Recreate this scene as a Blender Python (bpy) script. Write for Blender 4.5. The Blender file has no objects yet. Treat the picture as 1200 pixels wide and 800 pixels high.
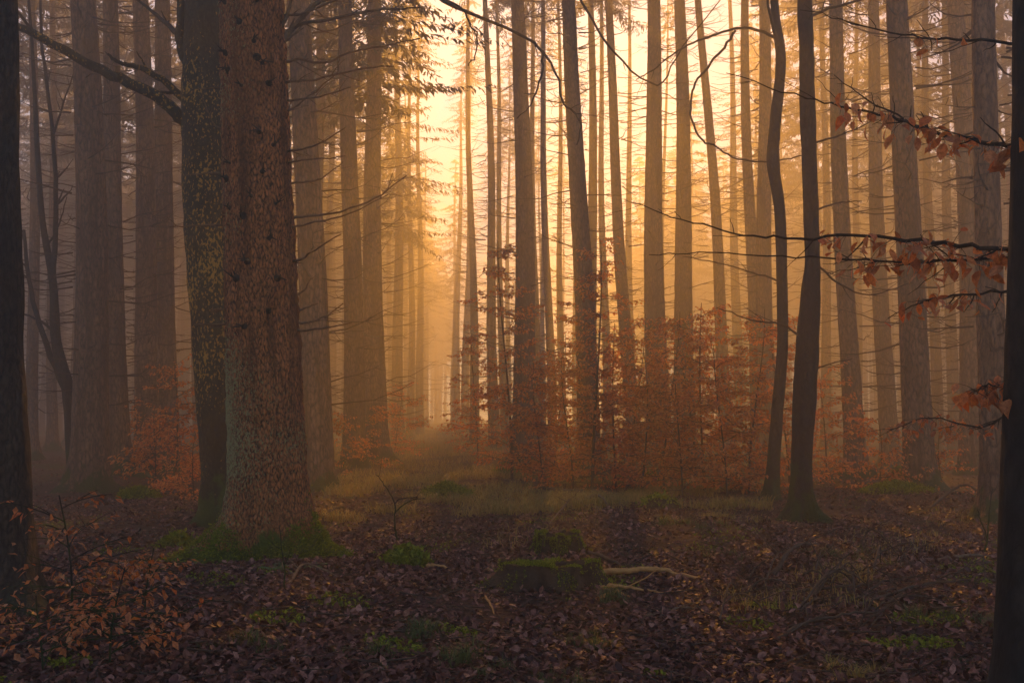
import bpy, math, random
import numpy as np
from mathutils import Vector, Matrix, noise as mnoise

random.seed(7)
rng = np.random.default_rng(7)
S = bpy.context.scene
C = S.collection

# ------------------------------------------------------------------ camera
F = 35.0 / 36.0 * 1200.0            # focal length in pixels of the 1200 x 800 photograph
CAM_H, HORIZON = 1.45, 485.0
PITCH = math.atan((HORIZON - 400.0) / F)
cam = bpy.data.cameras.new('camera')
cam.lens, cam.sensor_width, cam.clip_start, cam.clip_end = 35.0, 36.0, 0.05, 1500.0
cam_o = bpy.data.objects.new('camera', cam)
C.objects.link(cam_o)
cam_o.location = (0, 0, CAM_H)
cam_o.rotation_euler = (math.pi / 2 + PITCH, 0, 0)
S.camera = cam_o

# ------------------------------------------------------------------ light
SUN_EL, SUN_AZ = math.radians(27.0), math.radians(2.0)
HAZE_DENSITY, HAZE_G = 0.0135, 0.68
w = bpy.data.worlds.new('World')
S.world = w
w.use_nodes = True
nt = w.node_tree
bg = nt.nodes['Background']
sky = nt.nodes.new('ShaderNodeTexSky')
sky.sky_type = 'NISHITA'
sky.sun_disc = False
sky.sun_elevation, sky.sun_rotation = SUN_EL, SUN_AZ
sky.air_density, sky.dust_density, sky.ozone_density = 0.8, 0.2, 0.6
nt.links.new(sky.outputs['Color'], bg.inputs['Color'])
bg.inputs['Strength'].default_value = 0.15
sun = bpy.data.lights.new('sun', 'SUN')
sun.energy, sun.angle, sun.color = 4.6, math.radians(0.5), (1.0, 0.4, 0.01)
sun_o = bpy.data.objects.new('sun', sun)
C.objects.link(sun_o)
sd = Vector((math.sin(SUN_AZ) * math.cos(SUN_EL), math.cos(SUN_AZ) * math.cos(SUN_EL), math.sin(SUN_EL)))
sun_o.rotation_euler = (-sd).to_track_quat('-Z', 'Y').to_euler()
sun_o.location = sd * 120
S.view_settings.view_transform = 'Standard'
S.view_settings.look = 'None'
S.view_settings.gamma = 1.0
S.view_settings.exposure = 0.36
cy = S.cycles
cy.use_denoising = True
cy.max_bounces, cy.diffuse_bounces, cy.glossy_bounces, cy.transmission_bounces = 4, 2, 1, 2
cy.volume_bounces = 1
cy.use_adaptive_sampling = True
cy.adaptive_threshold = 0.015
cy.sample_clamp_indirect = 6.0


# ------------------------------------------------------------------ helpers: pixels, ground, meshes
CP, SP = math.cos(PITCH), math.sin(PITCH)


def ray(u, v):
    a, b = (u - 600.0) / F, (400.0 - v) / F
    return np.array((a, CP - b * SP, SP + b * CP))


def gz(x, y):
    """height of the forest floor"""
    x, y = np.asarray(x, float), np.asarray(y, float)
    z = 0.045 * np.sin(0.9 * x + 0.4 * y + 1.0) + 0.04 * np.sin(0.55 * y - 0.7 * x + 2.0)
    z = z + 0.022 * np.sin(2.3 * x - 1.1 * y) * np.sin(1.9 * y + 0.6 * x) + 0.012 * np.sin(5.1 * x + 1.3 * y) * np.sin(4.3 * y - 2.0 * x)
    z = z + 0.10 * np.sin(0.16 * x + 0.3) * np.sin(0.13 * y + 0.5)
    return z


def at(u, v, depth):
    r = ray(u, v)
    t = depth / r[1]
    return np.array((r[0] * t, depth, CAM_H + r[2] * t))


def on_ground(u, v, lift=0.0):
    r = ray(u, v)
    t = -CAM_H / r[2]
    x, y = r[0] * t, r[1] * t
    return np.array((x, y, float(gz(x, y)) + lift))


def depth_of(v):
    r = ray(600, v)
    return r[1] * (-CAM_H / r[2])


class MB:
    """collects geometry for ONE mesh object"""

    def __init__(self):
        self.v, self.f, self.n = [], [], 0

    def add(self, verts, faces):
        verts = np.asarray(verts, float).reshape(-1, 3)
        self.v.append(verts)
        self.f.append((np.asarray(faces, np.int64) + self.n))
        self.n += len(verts)

    def tube(self, pts, radii, sides=6, cap=True):
        pts = np.asarray(pts, float)
        k = len(pts)
        radii = np.broadcast_to(np.asarray(radii, float), (k,))
        d = np.gradient(pts, axis=0)
        d /= np.linalg.norm(d, axis=1)[:, None] + 1e-9
        ref = np.array((0.31, 0.17, 0.93)) if abs(d[0][2]) < 0.8 else np.array((0.9, 0.3, 0.1))
        a = np.cross(d, ref)
        a /= np.linalg.norm(a, axis=1)[:, None] + 1e-9
        b = np.cross(d, a)
        th = np.linspace(0, 2 * np.pi, sides, endpoint=False)
        ring = pts[:, None, :] + radii[:, None, None] * (np.cos(th)[None, :, None] * a[:, None, :] + np.sin(th)[None, :, None] * b[:, None, :])
        i, j = np.meshgrid(np.arange(k - 1), np.arange(sides), indexing='ij')
        i, j = i.ravel(), j.ravel()
        j2 = (j + 1) % sides
        q = np.stack((i * sides + j, i * sides + j2, (i + 1) * sides + j2, (i + 1) * sides + j), 1)
        v = ring.reshape(-1, 3)
        self.add(v, q)
        if cap:
            e = np.vstack((v[-sides:], pts[-1:]))
            jj = np.arange(sides)
            self.add(e, np.stack((jj, (jj + 1) % sides, np.full(sides, sides), np.full(sides, sides)), 1)[:, :3])

    def build(self, name, mat, parent=None, smooth=True):
        me = bpy.data.meshes.new(name)
        if self.v:
            V = np.vstack(self.v)
            tri = [f for f in self.f if f.shape[1] == 3]
            quad = [f for f in self.f if f.shape[1] == 4]
            loops, totals = [], []
            for grp, m in ((tri, 3), (quad, 4)):
                if grp:
                    g = np.vstack(grp)
                    loops.append(g.ravel())
                    totals.append(np.full(len(g), m))
            L, T = np.concatenate(loops), np.concatenate(totals)
            me.vertices.add(len(V))
            me.vertices.foreach_set('co', V.ravel())
            me.loops.add(len(L))
            me.loops.foreach_set('vertex_index', L.astype(np.int32))
            me.polygons.add(len(T))
            st = np.concatenate(([0], np.cumsum(T)[:-1]))
            me.polygons.foreach_set('loop_start', st.astype(np.int32))
            me.polygons.foreach_set('loop_total', T.astype(np.int32))
            me.polygons.foreach_set('use_smooth', np.full(len(T), smooth))
            me.update(calc_edges=True)
            me.validate()
        me.materials.append(mat)
        o = bpy.data.objects.new(name, me)
        C.objects.link(o)
        if parent is not None:
            o.parent = parent
        return o


def tag(o, label=None, cat=None, group=None, kind=None):
    if label:
        o['label'] = label
    if cat:
        o['category'] = cat
    if group:
        o['group'] = group
    if kind:
        o['kind'] = kind
    return o


def thing(name, loc, label, cat, group=None, rot=(0, 0, 0)):
    o = bpy.data.objects.new(name, None)
    o.empty_display_size = 0.3
    C.objects.link(o)
    o.location = tuple(float(c) for c in loc)
    o.rotation_euler = rot
    return tag(o, label, cat, group)


def dup(root, loc, rot=(0, 0, 0), scale=1.0, label=None, group=None):
    r = root.copy()
    C.objects.link(r)
    r.location, r.rotation_euler = tuple(float(c) for c in loc), rot
    r.scale = (scale, scale, scale)
    if label:
        r['label'] = label
    if group:
        r['group'] = group
    for ch in list(root.children):
        c = ch.copy()
        C.objects.link(c)
        c.parent = r
    return r


def smooth_path(pts, n):
    """Catmull-Rom through the points; extra columns (radii) ride along"""
    P = np.asarray(pts, float)
    P = np.vstack((2 * P[0] - P[1], P, 2 * P[-1] - P[-2]))
    out = []
    segs = len(P) - 3
    for t in np.linspace(0, segs - 1e-6, n):
        i = int(t)
        s = t - i
        p0, p1, p2, p3 = P[i:i + 4]
        out.append(0.5 * (2 * p1 + (p2 - p0) * s + (2 * p0 - 5 * p1 + 4 * p2 - p3) * s * s + (3 * p1 - p0 - 3 * p2 + p3) * s ** 3))
    return np.array(out)


def rotations(yaw, pitch, roll):
    """(N,3,3): local Y is the leaf's length; yaw about Z, pitch tips the leaf, roll twists it"""
    cy_, sy = np.cos(yaw), np.sin(yaw)
    cp, sp = np.cos(pitch), np.sin(pitch)
    cr, sr = np.cos(roll), np.sin(roll)
    n = len(yaw)
    Rz = np.zeros((n, 3, 3)); Rz[:, 0, 0] = cy_; Rz[:, 0, 1] = -sy; Rz[:, 1, 0] = sy; Rz[:, 1, 1] = cy_; Rz[:, 2, 2] = 1
    Rx = np.zeros((n, 3, 3)); Rx[:, 0, 0] = 1; Rx[:, 1, 1] = cp; Rx[:, 1, 2] = -sp; Rx[:, 2, 1] = sp; Rx[:, 2, 2] = cp
    Ry = np.zeros((n, 3, 3)); Ry[:, 1, 1] = 1; Ry[:, 0, 0] = cr; Ry[:, 0, 2] = sr; Ry[:, 2, 0] = -sr; Ry[:, 2, 2] = cr
    return Rz @ Rx @ Ry


LEAF_V = np.array(((0, 0, 0), (0, .2, .02), (0, .45, .035), (0, .72, .02), (0, 1.02, -.06),
                   (-.2, .16, .05), (-.31, .42, .1), (-.24, .72, .09), (.2, .16, .05), (.31, .42, .1), (.24, .72, .09), (-.09, .9, .01), (.09, .9, .01)))
LEAF_T = np.array(((0, 1, 5), (0, 8, 1), (3, 4, 11), (3, 12, 4)))
LEAF_Q = np.array(((1, 2, 6, 5), (2, 3, 7, 6), (1, 8, 9, 2), (2, 9, 10, 3)))
LEAF_T = np.vstack((LEAF_T, ((3, 11, 7), (3, 10, 12))))
DIAM_V = np.array(((0, 0, 0), (.3, .45, .08), (0, 1, -.06), (-.3, .45, .08)))
DIAM_T = np.array(((0, 1, 2), (0, 2, 3)))


def leaves(mb, pos, size, yaw, pitch, roll, fine=True, slim=1.0):
    pos = np.asarray(pos, float)
    n = len(pos)
    R = rotations(yaw, pitch, roll)
    t = LEAF_V if fine else DIAM_V
    tt = np.repeat(t[None], n, 0) * np.asarray(size)[:, None, None]
    tt[:, :, 0] *= slim
    if fine:
        tt[:, :, 2] *= rng.uniform(-0.6, 2.4, n)[:, None]
        tt[:, :, 0] *= rng.uniform(0.75, 1.15, n)[:, None]
        # curl along the midrib
        tt[:, :, 2] += (tt[:, :, 1] ** 2 / np.asarray(size)[:, None]) * rng.uniform(-0.45, 0.35, n)[:, None]
    V = np.einsum('nij,nkj->nki', R, tt) + pos[:, None, :]
    base = (np.arange(n) * len(t))[:, None, None]
    k0 = mb.n
    mb.v.append(V.reshape(-1, 3))
    if fine:
        mb.f.append((LEAF_T[None] + base).reshape(-1, 3) + k0)
        mb.f.append((LEAF_Q[None] + base).reshape(-1, 4) + k0)
    else:
        mb.f.append((DIAM_T[None] + base).reshape(-1, 3) + k0)
    mb.n += n * len(t)


# ------------------------------------------------------------------ materials
def nodes(name):
    m = bpy.data.materials.new(name)
    m.use_nodes = True
    t = m.node_tree
    t.nodes.clear()
    out = t.nodes.new('ShaderNodeOutputMaterial')
    return m, t, out


def N(t, typ, **kw):
    n = t.nodes.new(typ)
    for k, val in kw.items():
        if k in n.inputs:
            n.inputs[k].default_value = val
        else:
            setattr(n, k, val)
    return n


def ramp(t, fac, stops):
    r = t.nodes.new('ShaderNodeValToRGB')
    el = r.color_ramp.elements
    while len(el) < len(stops):
        el.new(0.5)
    for e, (p, c) in zip(el, stops):
        e.position = p
        e.color = (*c, 1) if len(c) == 3 else c
    t.links.new(fac, r.inputs['Fac'])
    return r.outputs['Color']


def mix(t, fac, a, b):
    m = t.nodes.new('ShaderNodeMix')
    m.data_type = 'RGBA'
    if isinstance(fac, (int, float)):
        m.inputs[0].default_value = fac
    else:
        t.links.new(fac, m.inputs[0])
    for sock, val in ((m.inputs[6], a), (m.inputs[7], b)):
        if isinstance(val, tuple):
            sock.default_value = (*val, 1)
        else:
            t.links.new(val, sock)
    return m.outputs[2]


def math_(t, op, a, b=None, c=None, clamp=False):
    m = t.nodes.new('ShaderNodeMath')
    m.operation = op
    m.use_clamp = clamp
    for i, val in enumerate((a, b, c)):
        if val is None:
            continue
        if isinstance(val, (int, float)):
            m.inputs[i].default_value = val
        else:
            t.links.new(val, m.inputs[i])
    return m.outputs[0]


def coords(t, scale):
    tc = t.nodes.new('ShaderNodeTexCoord')
    mp = t.nodes.new('ShaderNodeMapping')
    mp.inputs['Scale'].default_value = scale
    t.links.new(tc.outputs['Object'], mp.inputs['Vector'])
    return tc, mp.outputs['Vector']


def tex(t, vec, typ, **kw):
    n = N(t, typ, **kw)
    t.links.new(vec, n.inputs['Vector'])
    return n


def bark(name, light, dark, moss=(0.045, 0.06, 0.012), moss_h=0.5, moss_amt=0.6, lichen=(0.2, 0.2, 0.12), lichen_lo=0.62, lichen_z=None,
         scale=14.0, stretch=0.35, bump=0.03, side=None):
    m, t, out = nodes(name)
    tc, vec = coords(t, (scale, scale, scale * stretch))
    vor = tex(t, vec, 'ShaderNodeTexVoronoi', Scale=1.0, Randomness=1.0, feature='DISTANCE_TO_EDGE')
    no = tex(t, vec, 'ShaderNodeTexNoise', Scale=1.6, Detail=6.0, Roughness=0.65)
    _, vec2 = coords(t, (1, 1, 0.6))
    big = tex(t, vec2, 'ShaderNodeTexNoise', Scale=1.7, Detail=4.0)
    plate = math_(t, 'MULTIPLY_ADD', vor.outputs['Distance'], 0.9, no.outputs['Fac'])
    col = ramp(t, plate, ((0.42, dark), (0.64, light), (0.88, tuple(min(1, c * 1.5) for c in light))))
    _, vecs = coords(t, (7.0, 7.0, 0.55))
    streak = tex(t, vecs, 'ShaderNodeTexNoise', Scale=1.0, Detail=5.0, Roughness=0.6)
    _, vecf = coords(t, (52.0, 52.0, 22.0))
    fine = tex(t, vecf, 'ShaderNodeTexNoise', Scale=1.0, Detail=3.0, Roughness=0.6)
    col = mix(t, ramp(t, fine.outputs['Fac'], ((0.56, (0, 0, 0)), (0.7, (0.5, 0.5, 0.5)))), col, tuple(min(1, c * 1.9) for c in light))
    col = mix(t, ramp(t, fine.outputs['Fac'], ((0.3, (0.8, 0.8, 0.8)), (0.44, (0, 0, 0)))), col, dark)
    col = mix(t, ramp(t, streak.outputs['Fac'], ((0.36, (0.75, 0.75, 0.75)), (0.55, (0, 0, 0)))), col, tuple(0.75 * b + 0.2 * a for a, b in zip(light, dark)))
    col = mix(t, ramp(t, big.outputs['Fac'], ((0.5, (0, 0, 0)), (0.72, (0.6, 0.6, 0.6)))), col, tuple(0.62 * a for a in light))
    sep = t.nodes.new('ShaderNodeSeparateXYZ')
    t.links.new(tc.outputs['Object'], sep.inputs[0])
    # lichen: dots and flakes
    _, vec3 = coords(t, (scale * 2.2, scale * 2.2, scale * 1.3))
    li = tex(t, vec3, 'ShaderNodeTexNoise', Scale=1.0, Detail=3.0, Roughness=0.55)
    _, vec4 = coords(t, (1.3, 1.3, 1.0))
    li2 = tex(t, vec4, 'ShaderNodeTexNoise', Scale=1.0, Detail=2.0)
    lm = math_(t, 'MULTIPLY_ADD', li2.outputs['Fac'], 0.5, li.outputs['Fac'])
    lm = math_(t, 'SUBTRACT', lm, 0.25)
    if lichen_z:
        a = math_(t, 'SUBTRACT', sep.outputs[2], lichen_z[0])
        a = math_(t, 'ABSOLUTE', a)
        a = math_(t, 'DIVIDE', a, lichen_z[1])
        a = math_(t, 'SUBTRACT', 1.0, a, clamp=True)
        lm = math_(t, 'MULTIPLY_ADD', a, lichen_z[2], lm)
    if side:
        lm = math_(t, 'MULTIPLY_ADD', sep.outputs[0], side, lm)
    lfac = ramp(t, lm, ((lichen_lo, (0, 0, 0)), (lichen_lo + 0.07, (0.85, 0.85, 0.85))))
    col = mix(t, lfac, col, lichen)
    # moss round the foot
    mo = tex(t, vec2, 'ShaderNodeTexNoise', Scale=5.0, Detail=5.0, Roughness=0.6)
    hz = math_(t, 'DIVIDE', sep.outputs[2], moss_h)
    hz = math_(t, 'SUBTRACT', 1.0, hz)
    mf = math_(t, 'MULTIPLY_ADD', mo.outputs['Fac'], 2.2, hz)
    mf = math_(t, 'SUBTRACT', mf, 1.75 - moss_amt)
    mf = ramp(t, mf, ((0.30, (0, 0, 0)), (0.52, (1, 1, 1))))
    mcol = mix(t, mo.outputs['Fac'], tuple(c * 0.55 for c in moss), tuple(c * 1.5 for c in moss))
    col = mix(t, mf, col, mcol)
    oi = t.nodes.new('ShaderNodeObjectInfo')
    hsv = N(t, 'ShaderNodeHueSaturation')
    t.links.new(math_(t, 'MULTIPLY_ADD', oi.outputs['Random'], 0.35, 0.82), hsv.inputs['Value'])
    t.links.new(col, hsv.inputs['Color'])
    p = N(t, 'ShaderNodeBsdfPrincipled', Roughness=0.85)
    p.inputs['Specular IOR Level'].default_value = 0.25
    t.links.new(hsv.outputs['Color'], p.inputs['Base Color'])
    b = N(t, 'ShaderNodeBump', Strength=1.0, Distance=bump)
    hgt = math_(t, 'ADD', math_(t, 'MULTIPLY_ADD', fine.outputs['Fac'], 0.5, plate), math_(t, 'MULTIPLY', lfac, 0.1))
    t.links.new(hgt, b.inputs['Height'])
    t.links.new(b.outputs['Normal'], p.inputs['Normal'])
    t.links.new(p.outputs[0], out.inputs['Surface'])
    return m


def leaf_mat(name, cols, trans=0.35, rough=0.5, spec=0.4):
    m, t, out = nodes(name)
    g = t.nodes.new('ShaderNodeNewGeometry')
    k = len(cols)
    col = ramp(t, g.outputs['Random Per Island'], [(i / max(1, k - 1), c) for i, c in enumerate(cols)])
    p = N(t, 'ShaderNodeBsdfPrincipled', Roughness=rough)
    p.inputs['Specular IOR Level'].default_value = spec
    t.links.new(col, p.inputs['Base Color'])
    if trans > 0:
        tr = N(t, 'ShaderNodeBsdfTranslucent')
        t.links.new(col, tr.inputs['Color'])
        ms = N(t, 'ShaderNodeMixShader', Fac=trans)
        t.links.new(p.outputs[0], ms.inputs[1])
        t.links.new(tr.outputs[0], ms.inputs[2])
        t.links.new(ms.outputs[0], out.inputs['Surface'])
    else:
        t.links.new(p.outputs[0], out.inputs['Surface'])
    return m


def mottle(m, scale, lo=0.45):
    """brown mottling over a leaf material"""
    t = m.node_tree
    r = next(n for n in t.nodes if n.type == 'VALTORGB')
    _, vec = coords(t, (scale, scale, scale))
    n = tex(t, vec, 'ShaderNodeTexNoise', Scale=1.0, Detail=4.0, Roughness=0.7)
    f_ = ramp(t, n.outputs['Fac'], ((0.4, (lo, lo * .85, lo * .8)), (0.6, (1, 1, 1))))
    mm_ = t.nodes.new('ShaderNodeMix')
    mm_.data_type, mm_.blend_type = 'RGBA', 'MULTIPLY'
    mm_.inputs[0].default_value = 1.0
    targets = [l.to_socket for l in t.links if l.from_node == r]
    t.links.new(r.outputs['Color'], mm_.inputs[6])
    t.links.new(f_, mm_.inputs[7])
    for s_ in targets:
        t.links.new(mm_.outputs[2], s_)


def noisy(name, a, b, scale=8.0, bump=0.02, rough=0.9, detail=6.0, stretch=(1, 1, 1)):
    m, t, out = nodes(name)
    _, vec = coords(t, tuple(scale * s for s in stretch))
    n = tex(t, vec, 'ShaderNodeTexNoise', Scale=1.0, Detail=detail, Roughness=0.65)
    col = ramp(t, n.outputs['Fac'], ((0.3, a), (0.7, b)))
    p = N(t, 'ShaderNodeBsdfPrincipled', Roughness=rough)
    p.inputs['Specular IOR Level'].default_value = 0.2
    t.links.new(col, p.inputs['Base Color'])
    bp = N(t, 'ShaderNodeBump', Strength=1.0, Distance=bump)
    t.links.new(n.outputs['Fac'], bp.inputs['Height'])
    t.links.new(bp.outputs['Normal'], p.inputs['Normal'])
    t.links.new(p.outputs[0], out.inputs['Surface'])
    return m


M_SPRUCE = bark('spruce_bark', (0.24, 0.125, 0.07), (0.055, 0.028, 0.018), moss_h=0.7, moss_amt=0.45, lichen=(0.16, 0.14, 0.07), lichen_lo=0.7)
M_MAIN = bark('old_spruce_bark', (0.54, 0.2, 0.07), (0.04, 0.017, 0.01), moss=(0.1, 0.13, 0.012), moss_h=0.4, moss_amt=0.62, lichen=(0.46, 0.44, 0.2),
              lichen_lo=0.70, lichen_z=(1.2, 1.15, 0.27), side=-0.3, scale=30.0, stretch=0.42, bump=0.06)
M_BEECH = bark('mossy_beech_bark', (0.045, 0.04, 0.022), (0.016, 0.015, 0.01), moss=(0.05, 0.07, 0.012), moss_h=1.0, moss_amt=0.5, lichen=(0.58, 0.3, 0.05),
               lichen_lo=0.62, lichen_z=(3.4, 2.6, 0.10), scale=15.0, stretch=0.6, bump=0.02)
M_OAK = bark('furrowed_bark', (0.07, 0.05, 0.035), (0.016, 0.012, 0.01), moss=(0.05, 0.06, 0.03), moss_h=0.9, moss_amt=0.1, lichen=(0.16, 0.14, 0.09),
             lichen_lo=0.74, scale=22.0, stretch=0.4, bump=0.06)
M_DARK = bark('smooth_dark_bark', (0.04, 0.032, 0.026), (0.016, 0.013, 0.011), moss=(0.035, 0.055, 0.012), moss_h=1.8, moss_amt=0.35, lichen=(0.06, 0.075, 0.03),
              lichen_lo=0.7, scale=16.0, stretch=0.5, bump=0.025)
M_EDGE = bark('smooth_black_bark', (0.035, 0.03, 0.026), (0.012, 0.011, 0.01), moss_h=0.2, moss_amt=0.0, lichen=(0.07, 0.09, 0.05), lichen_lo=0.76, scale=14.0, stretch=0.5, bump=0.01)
M_TWIG = noisy('dead_twig_wood', (0.05, 0.032, 0.022), (0.12, 0.08, 0.055), 20, 0.004)
M_PALE_TWIG = noisy('bare_branch_wood', (0.10, 0.06, 0.035), (0.26, 0.17, 0.10), 24, 0.006)
M_PALE_WOOD = noisy('peeled_wood', (0.4, 0.17, 0.05), (0.65, 0.36, 0.13), 9, 0.01, stretch=(1, 5, 5))
M_ROT_WOOD = noisy('rotten_wood', (0.025, 0.016, 0.012), (0.09, 0.055, 0.034), 11, 0.03)
M_MOSS = noisy('moss', (0.03, 0.045, 0.006), (0.11, 0.13, 0.016), 26, 0.03)
M_NEEDLE = leaf_mat('spruce_needles', ((0.03, 0.04, 0.016), (0.05, 0.06, 0.02), (0.07, 0.065, 0.03)), 0.25)
M_BEECHLEAF = leaf_mat('copper_beech_leaves', ((0.35, 0.1, 0.03), (0.75, 0.23, 0.06), (0.9, 0.42, 0.14), (0.7, 0.2, 0.05), (0.9, 0.34, 0.08)), 0.5)
M_NEARLEAF = leaf_mat('near_beech_leaves', ((0.9, 0.3, 0.07), (0.8, 0.2, 0.045), (0.92, 0.45, 0.2), (0.5, 0.15, 0.05), (0.9, 0.36, 0.12)), 0.45)
mottle(M_NEARLEAF, 55.0, 0.65)
M_LITTER = leaf_mat('fallen_leaves', ((0.06, 0.022, 0.018), (0.15, 0.05, 0.036), (0.33, 0.15, 0.11), (0.09, 0.028, 0.022), (0.22, 0.08, 0.05), (0.045, 0.02, 0.02), (0.27, 0.1, 0.07), (0.5, 0.26, 0.19), (0.12, 0.035, 0.03)), 0.06, 0.55, 0.25)
M_GOLDGRASS = leaf_mat('dry_grass', ((0.42, 0.28, 0.07), (0.5, 0.35, 0.1), (0.26, 0.24, 0.05), (0.42, 0.25, 0.08)), 0.4)
M_GREENGRASS = leaf_mat('green_grass', ((0.05, 0.09, 0.02), (0.08, 0.13, 0.03), (0.12, 0.14, 0.04)), 0.3)
M_FERN = leaf_mat('fern_green', ((0.09, 0.17, 0.05), (0.13, 0.22, 0.08)), 0.3)


mottle(M_LITTER, 40.0, 0.5)


def ground_mat():
    m, t, out = nodes('forest_floor')
    _, vec = coords(t, (1, 1, 1))
    n1 = tex(t, vec, 'ShaderNodeTexNoise', Scale=0.55, Detail=5.0, Roughness=0.6)
    n2 = tex(t, vec, 'ShaderNodeTexNoise', Scale=22.0, Detail=6.0, Roughness=0.7)
    vo = tex(t, vec, 'ShaderNodeTexVoronoi', Scale=17.0)
    soil = ramp(t, n2.outputs['Fac'], ((0.3, (0.03, 0.016, 0.012)), (0.5, (0.075, 0.036, 0.025)), (0.72, (0.14, 0.07, 0.042))))
    soil = mix(t, 0.5, soil, mix(t, vo.outputs['Color'], (0.04, 0.02, 0.016), (0.14, 0.06, 0.036)))
    mossm = ramp(t, math_(t, 'MULTIPLY_ADD', n2.outputs['Fac'], 0.35, n1.outputs['Fac']), ((0.72, (0, 0, 0)), (0.82, (0.8, 0.8, 0.8))))
    col = mix(t, mossm, soil, (0.055, 0.07, 0.012))
    p = N(t, 'ShaderNodeBsdfPrincipled', Roughness=0.9)
    p.inputs['Specular IOR Level'].default_value = 0.2
    t.links.new(col, p.inputs['Base Color'])
    b = N(t, 'ShaderNodeBump', Strength=1.0, Distance=0.05)
    t.links.new(math_(t, 'ADD', n2.outputs['Fac'], vo.outputs['Distance']), b.inputs['Height'])
    t.links.new(b.outputs['Normal'], p.inputs['Normal'])
    t.links.new(p.outputs[0], out.inputs['Surface'])
    return m


# ------------------------------------------------------------------ the forest floor
def axis(lo, hi, fine_lo, fine_hi, step, growth):
    a = list(np.arange(fine_lo, fine_hi, step))
    s, x = step, fine_hi
    while x < hi:
        a.append(x); s *= growth; x += s
    a.append(hi)
    s, x, b = step, fine_lo, []
    while True:
        s *= growth; x -= s
        if x <= lo:
            break
        b.append(x)
    return np.array([lo] + b[::-1] + a)


gx = axis(-150, 150, -9, 9, 0.12, 1.09)
gy = axis(-60, 260, 1.5, 22, 0.12, 1.07)
X, Y = np.meshgrid(gx, gy)
Z = gz(X, Y)
mb = MB()
nx, ny = len(gx), len(gy)
i, j = np.meshgrid(np.arange(ny - 1), np.arange(nx - 1), indexing='ij')
i, j = i.ravel(), j.ravel()
mb.add(np.stack((X, Y, Z), -1).reshape(-1, 3), np.stack((i * nx + j, i * nx + j + 1, (i + 1) * nx + j + 1, (i + 1) * nx + j), 1))
tag(mb.build('ground', ground_mat()), 'dark forest floor of soil, moss and fallen leaves', 'ground', kind='structure')

# ------------------------------------------------------------------ haze
HAZE_TOP = 35.0
mb = MB()
bx = np.array([(x, y, z) for z in (-2, HAZE_TOP) for y in (-62, 262) for x in (-152, 152)], float)
mb.add(bx, [(0, 2, 3, 1), (4, 5, 7, 6), (0, 1, 5, 4), (2, 6, 7, 3), (0, 4, 6, 2), (1, 3, 7, 5)])
hm, t, out = nodes('haze_air')
pv = N(t, 'ShaderNodeVolumePrincipled')
pv.inputs['Color'].default_value = (0.93, 0.9, 0.88, 1)
pv.inputs['Density'].default_value = HAZE_DENSITY
pv.inputs['Anisotropy'].default_value = HAZE_G
t.links.new(pv.outputs[0], out.inputs['Volume'])
tag(mb.build('haze', hm, smooth=False), 'golden morning fog filling the whole forest', 'haze', kind='stuff')


# ------------------------------------------------------------------ spruces
def trunk_mesh(r0, H, sides, flare=0.55, lobes=None, seed=0, bend=0.07, rings=None, rough=0.03, top_r=0.12):
    """a spruce trunk standing on the origin"""
    rs = np.random.default_rng(seed)
    hs = np.unique(np.concatenate((np.linspace(-0.25, 1.2, 14), np.linspace(1.2, 18, 60), np.linspace(18.5, H, 12)))) if rings is None else rings
    th = np.linspace(0, 2 * np.pi, sides, endpoint=False)
    if lobes is None:
        lobes = [(rs.uniform(0, 6.28), rs.uniform(0.35, 1.1), rs.uniform(0.14, 0.3), 5) for _ in range(6)]
    ph = rs.uniform(0, 6.28, 4)
    V = np.zeros((len(hs), sides, 3))
    for k, h in enumerate(hs):
        hh = max(h, 0.0)
        r = r0 * (1 - (1 - top_r) * (hh / H) ** 0.9) * np.ones(sides)
        r = r + r0 * flare * 0.35 * math.exp(-max(h, -0.1) / 0.5)
        for (a, amp, hk, pw) in lobes:
            r = r + r0 * amp * np.exp(-max(h, -0.12) / hk) * np.maximum(0, np.cos(th - a)) ** pw
        r = r * (1 + rough * (np.sin(3 * th + ph[0] + 0.6 * h) + 0.6 * np.sin(7 * th + ph[1] - 1.7 * h) + 0.5 * np.sin(5 * th + 6.3 * h + ph[2]) + 0.45 * np.sin(2 * th - 11.0 * h + ph[3])))
        cx = bend * math.sin(0.35 * hh + ph[2]) - bend * math.sin(ph[2])
        cyy = bend * math.sin(0.29 * hh + ph[3]) - bend * math.sin(ph[3])
        V[k, :, 0] = cx + r * np.cos(th)
        V[k, :, 1] = cyy + r * np.sin(th)
        V[k, :, 2] = h
    m_ = MB()
    i_, j_ = np.meshgrid(np.arange(len(hs) - 1), np.arange(sides), indexing='ij')
    i_, j_ = i_.ravel(), j_.ravel()
    j2 = (j_ + 1) % sides
    m_.add(V.reshape(-1, 3), np.stack((i_ * sides + j_, i_ * sides + j2, (i_ + 1) * sides + j2, (i_ + 1) * sides + j_), 1))
    return m_


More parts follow.
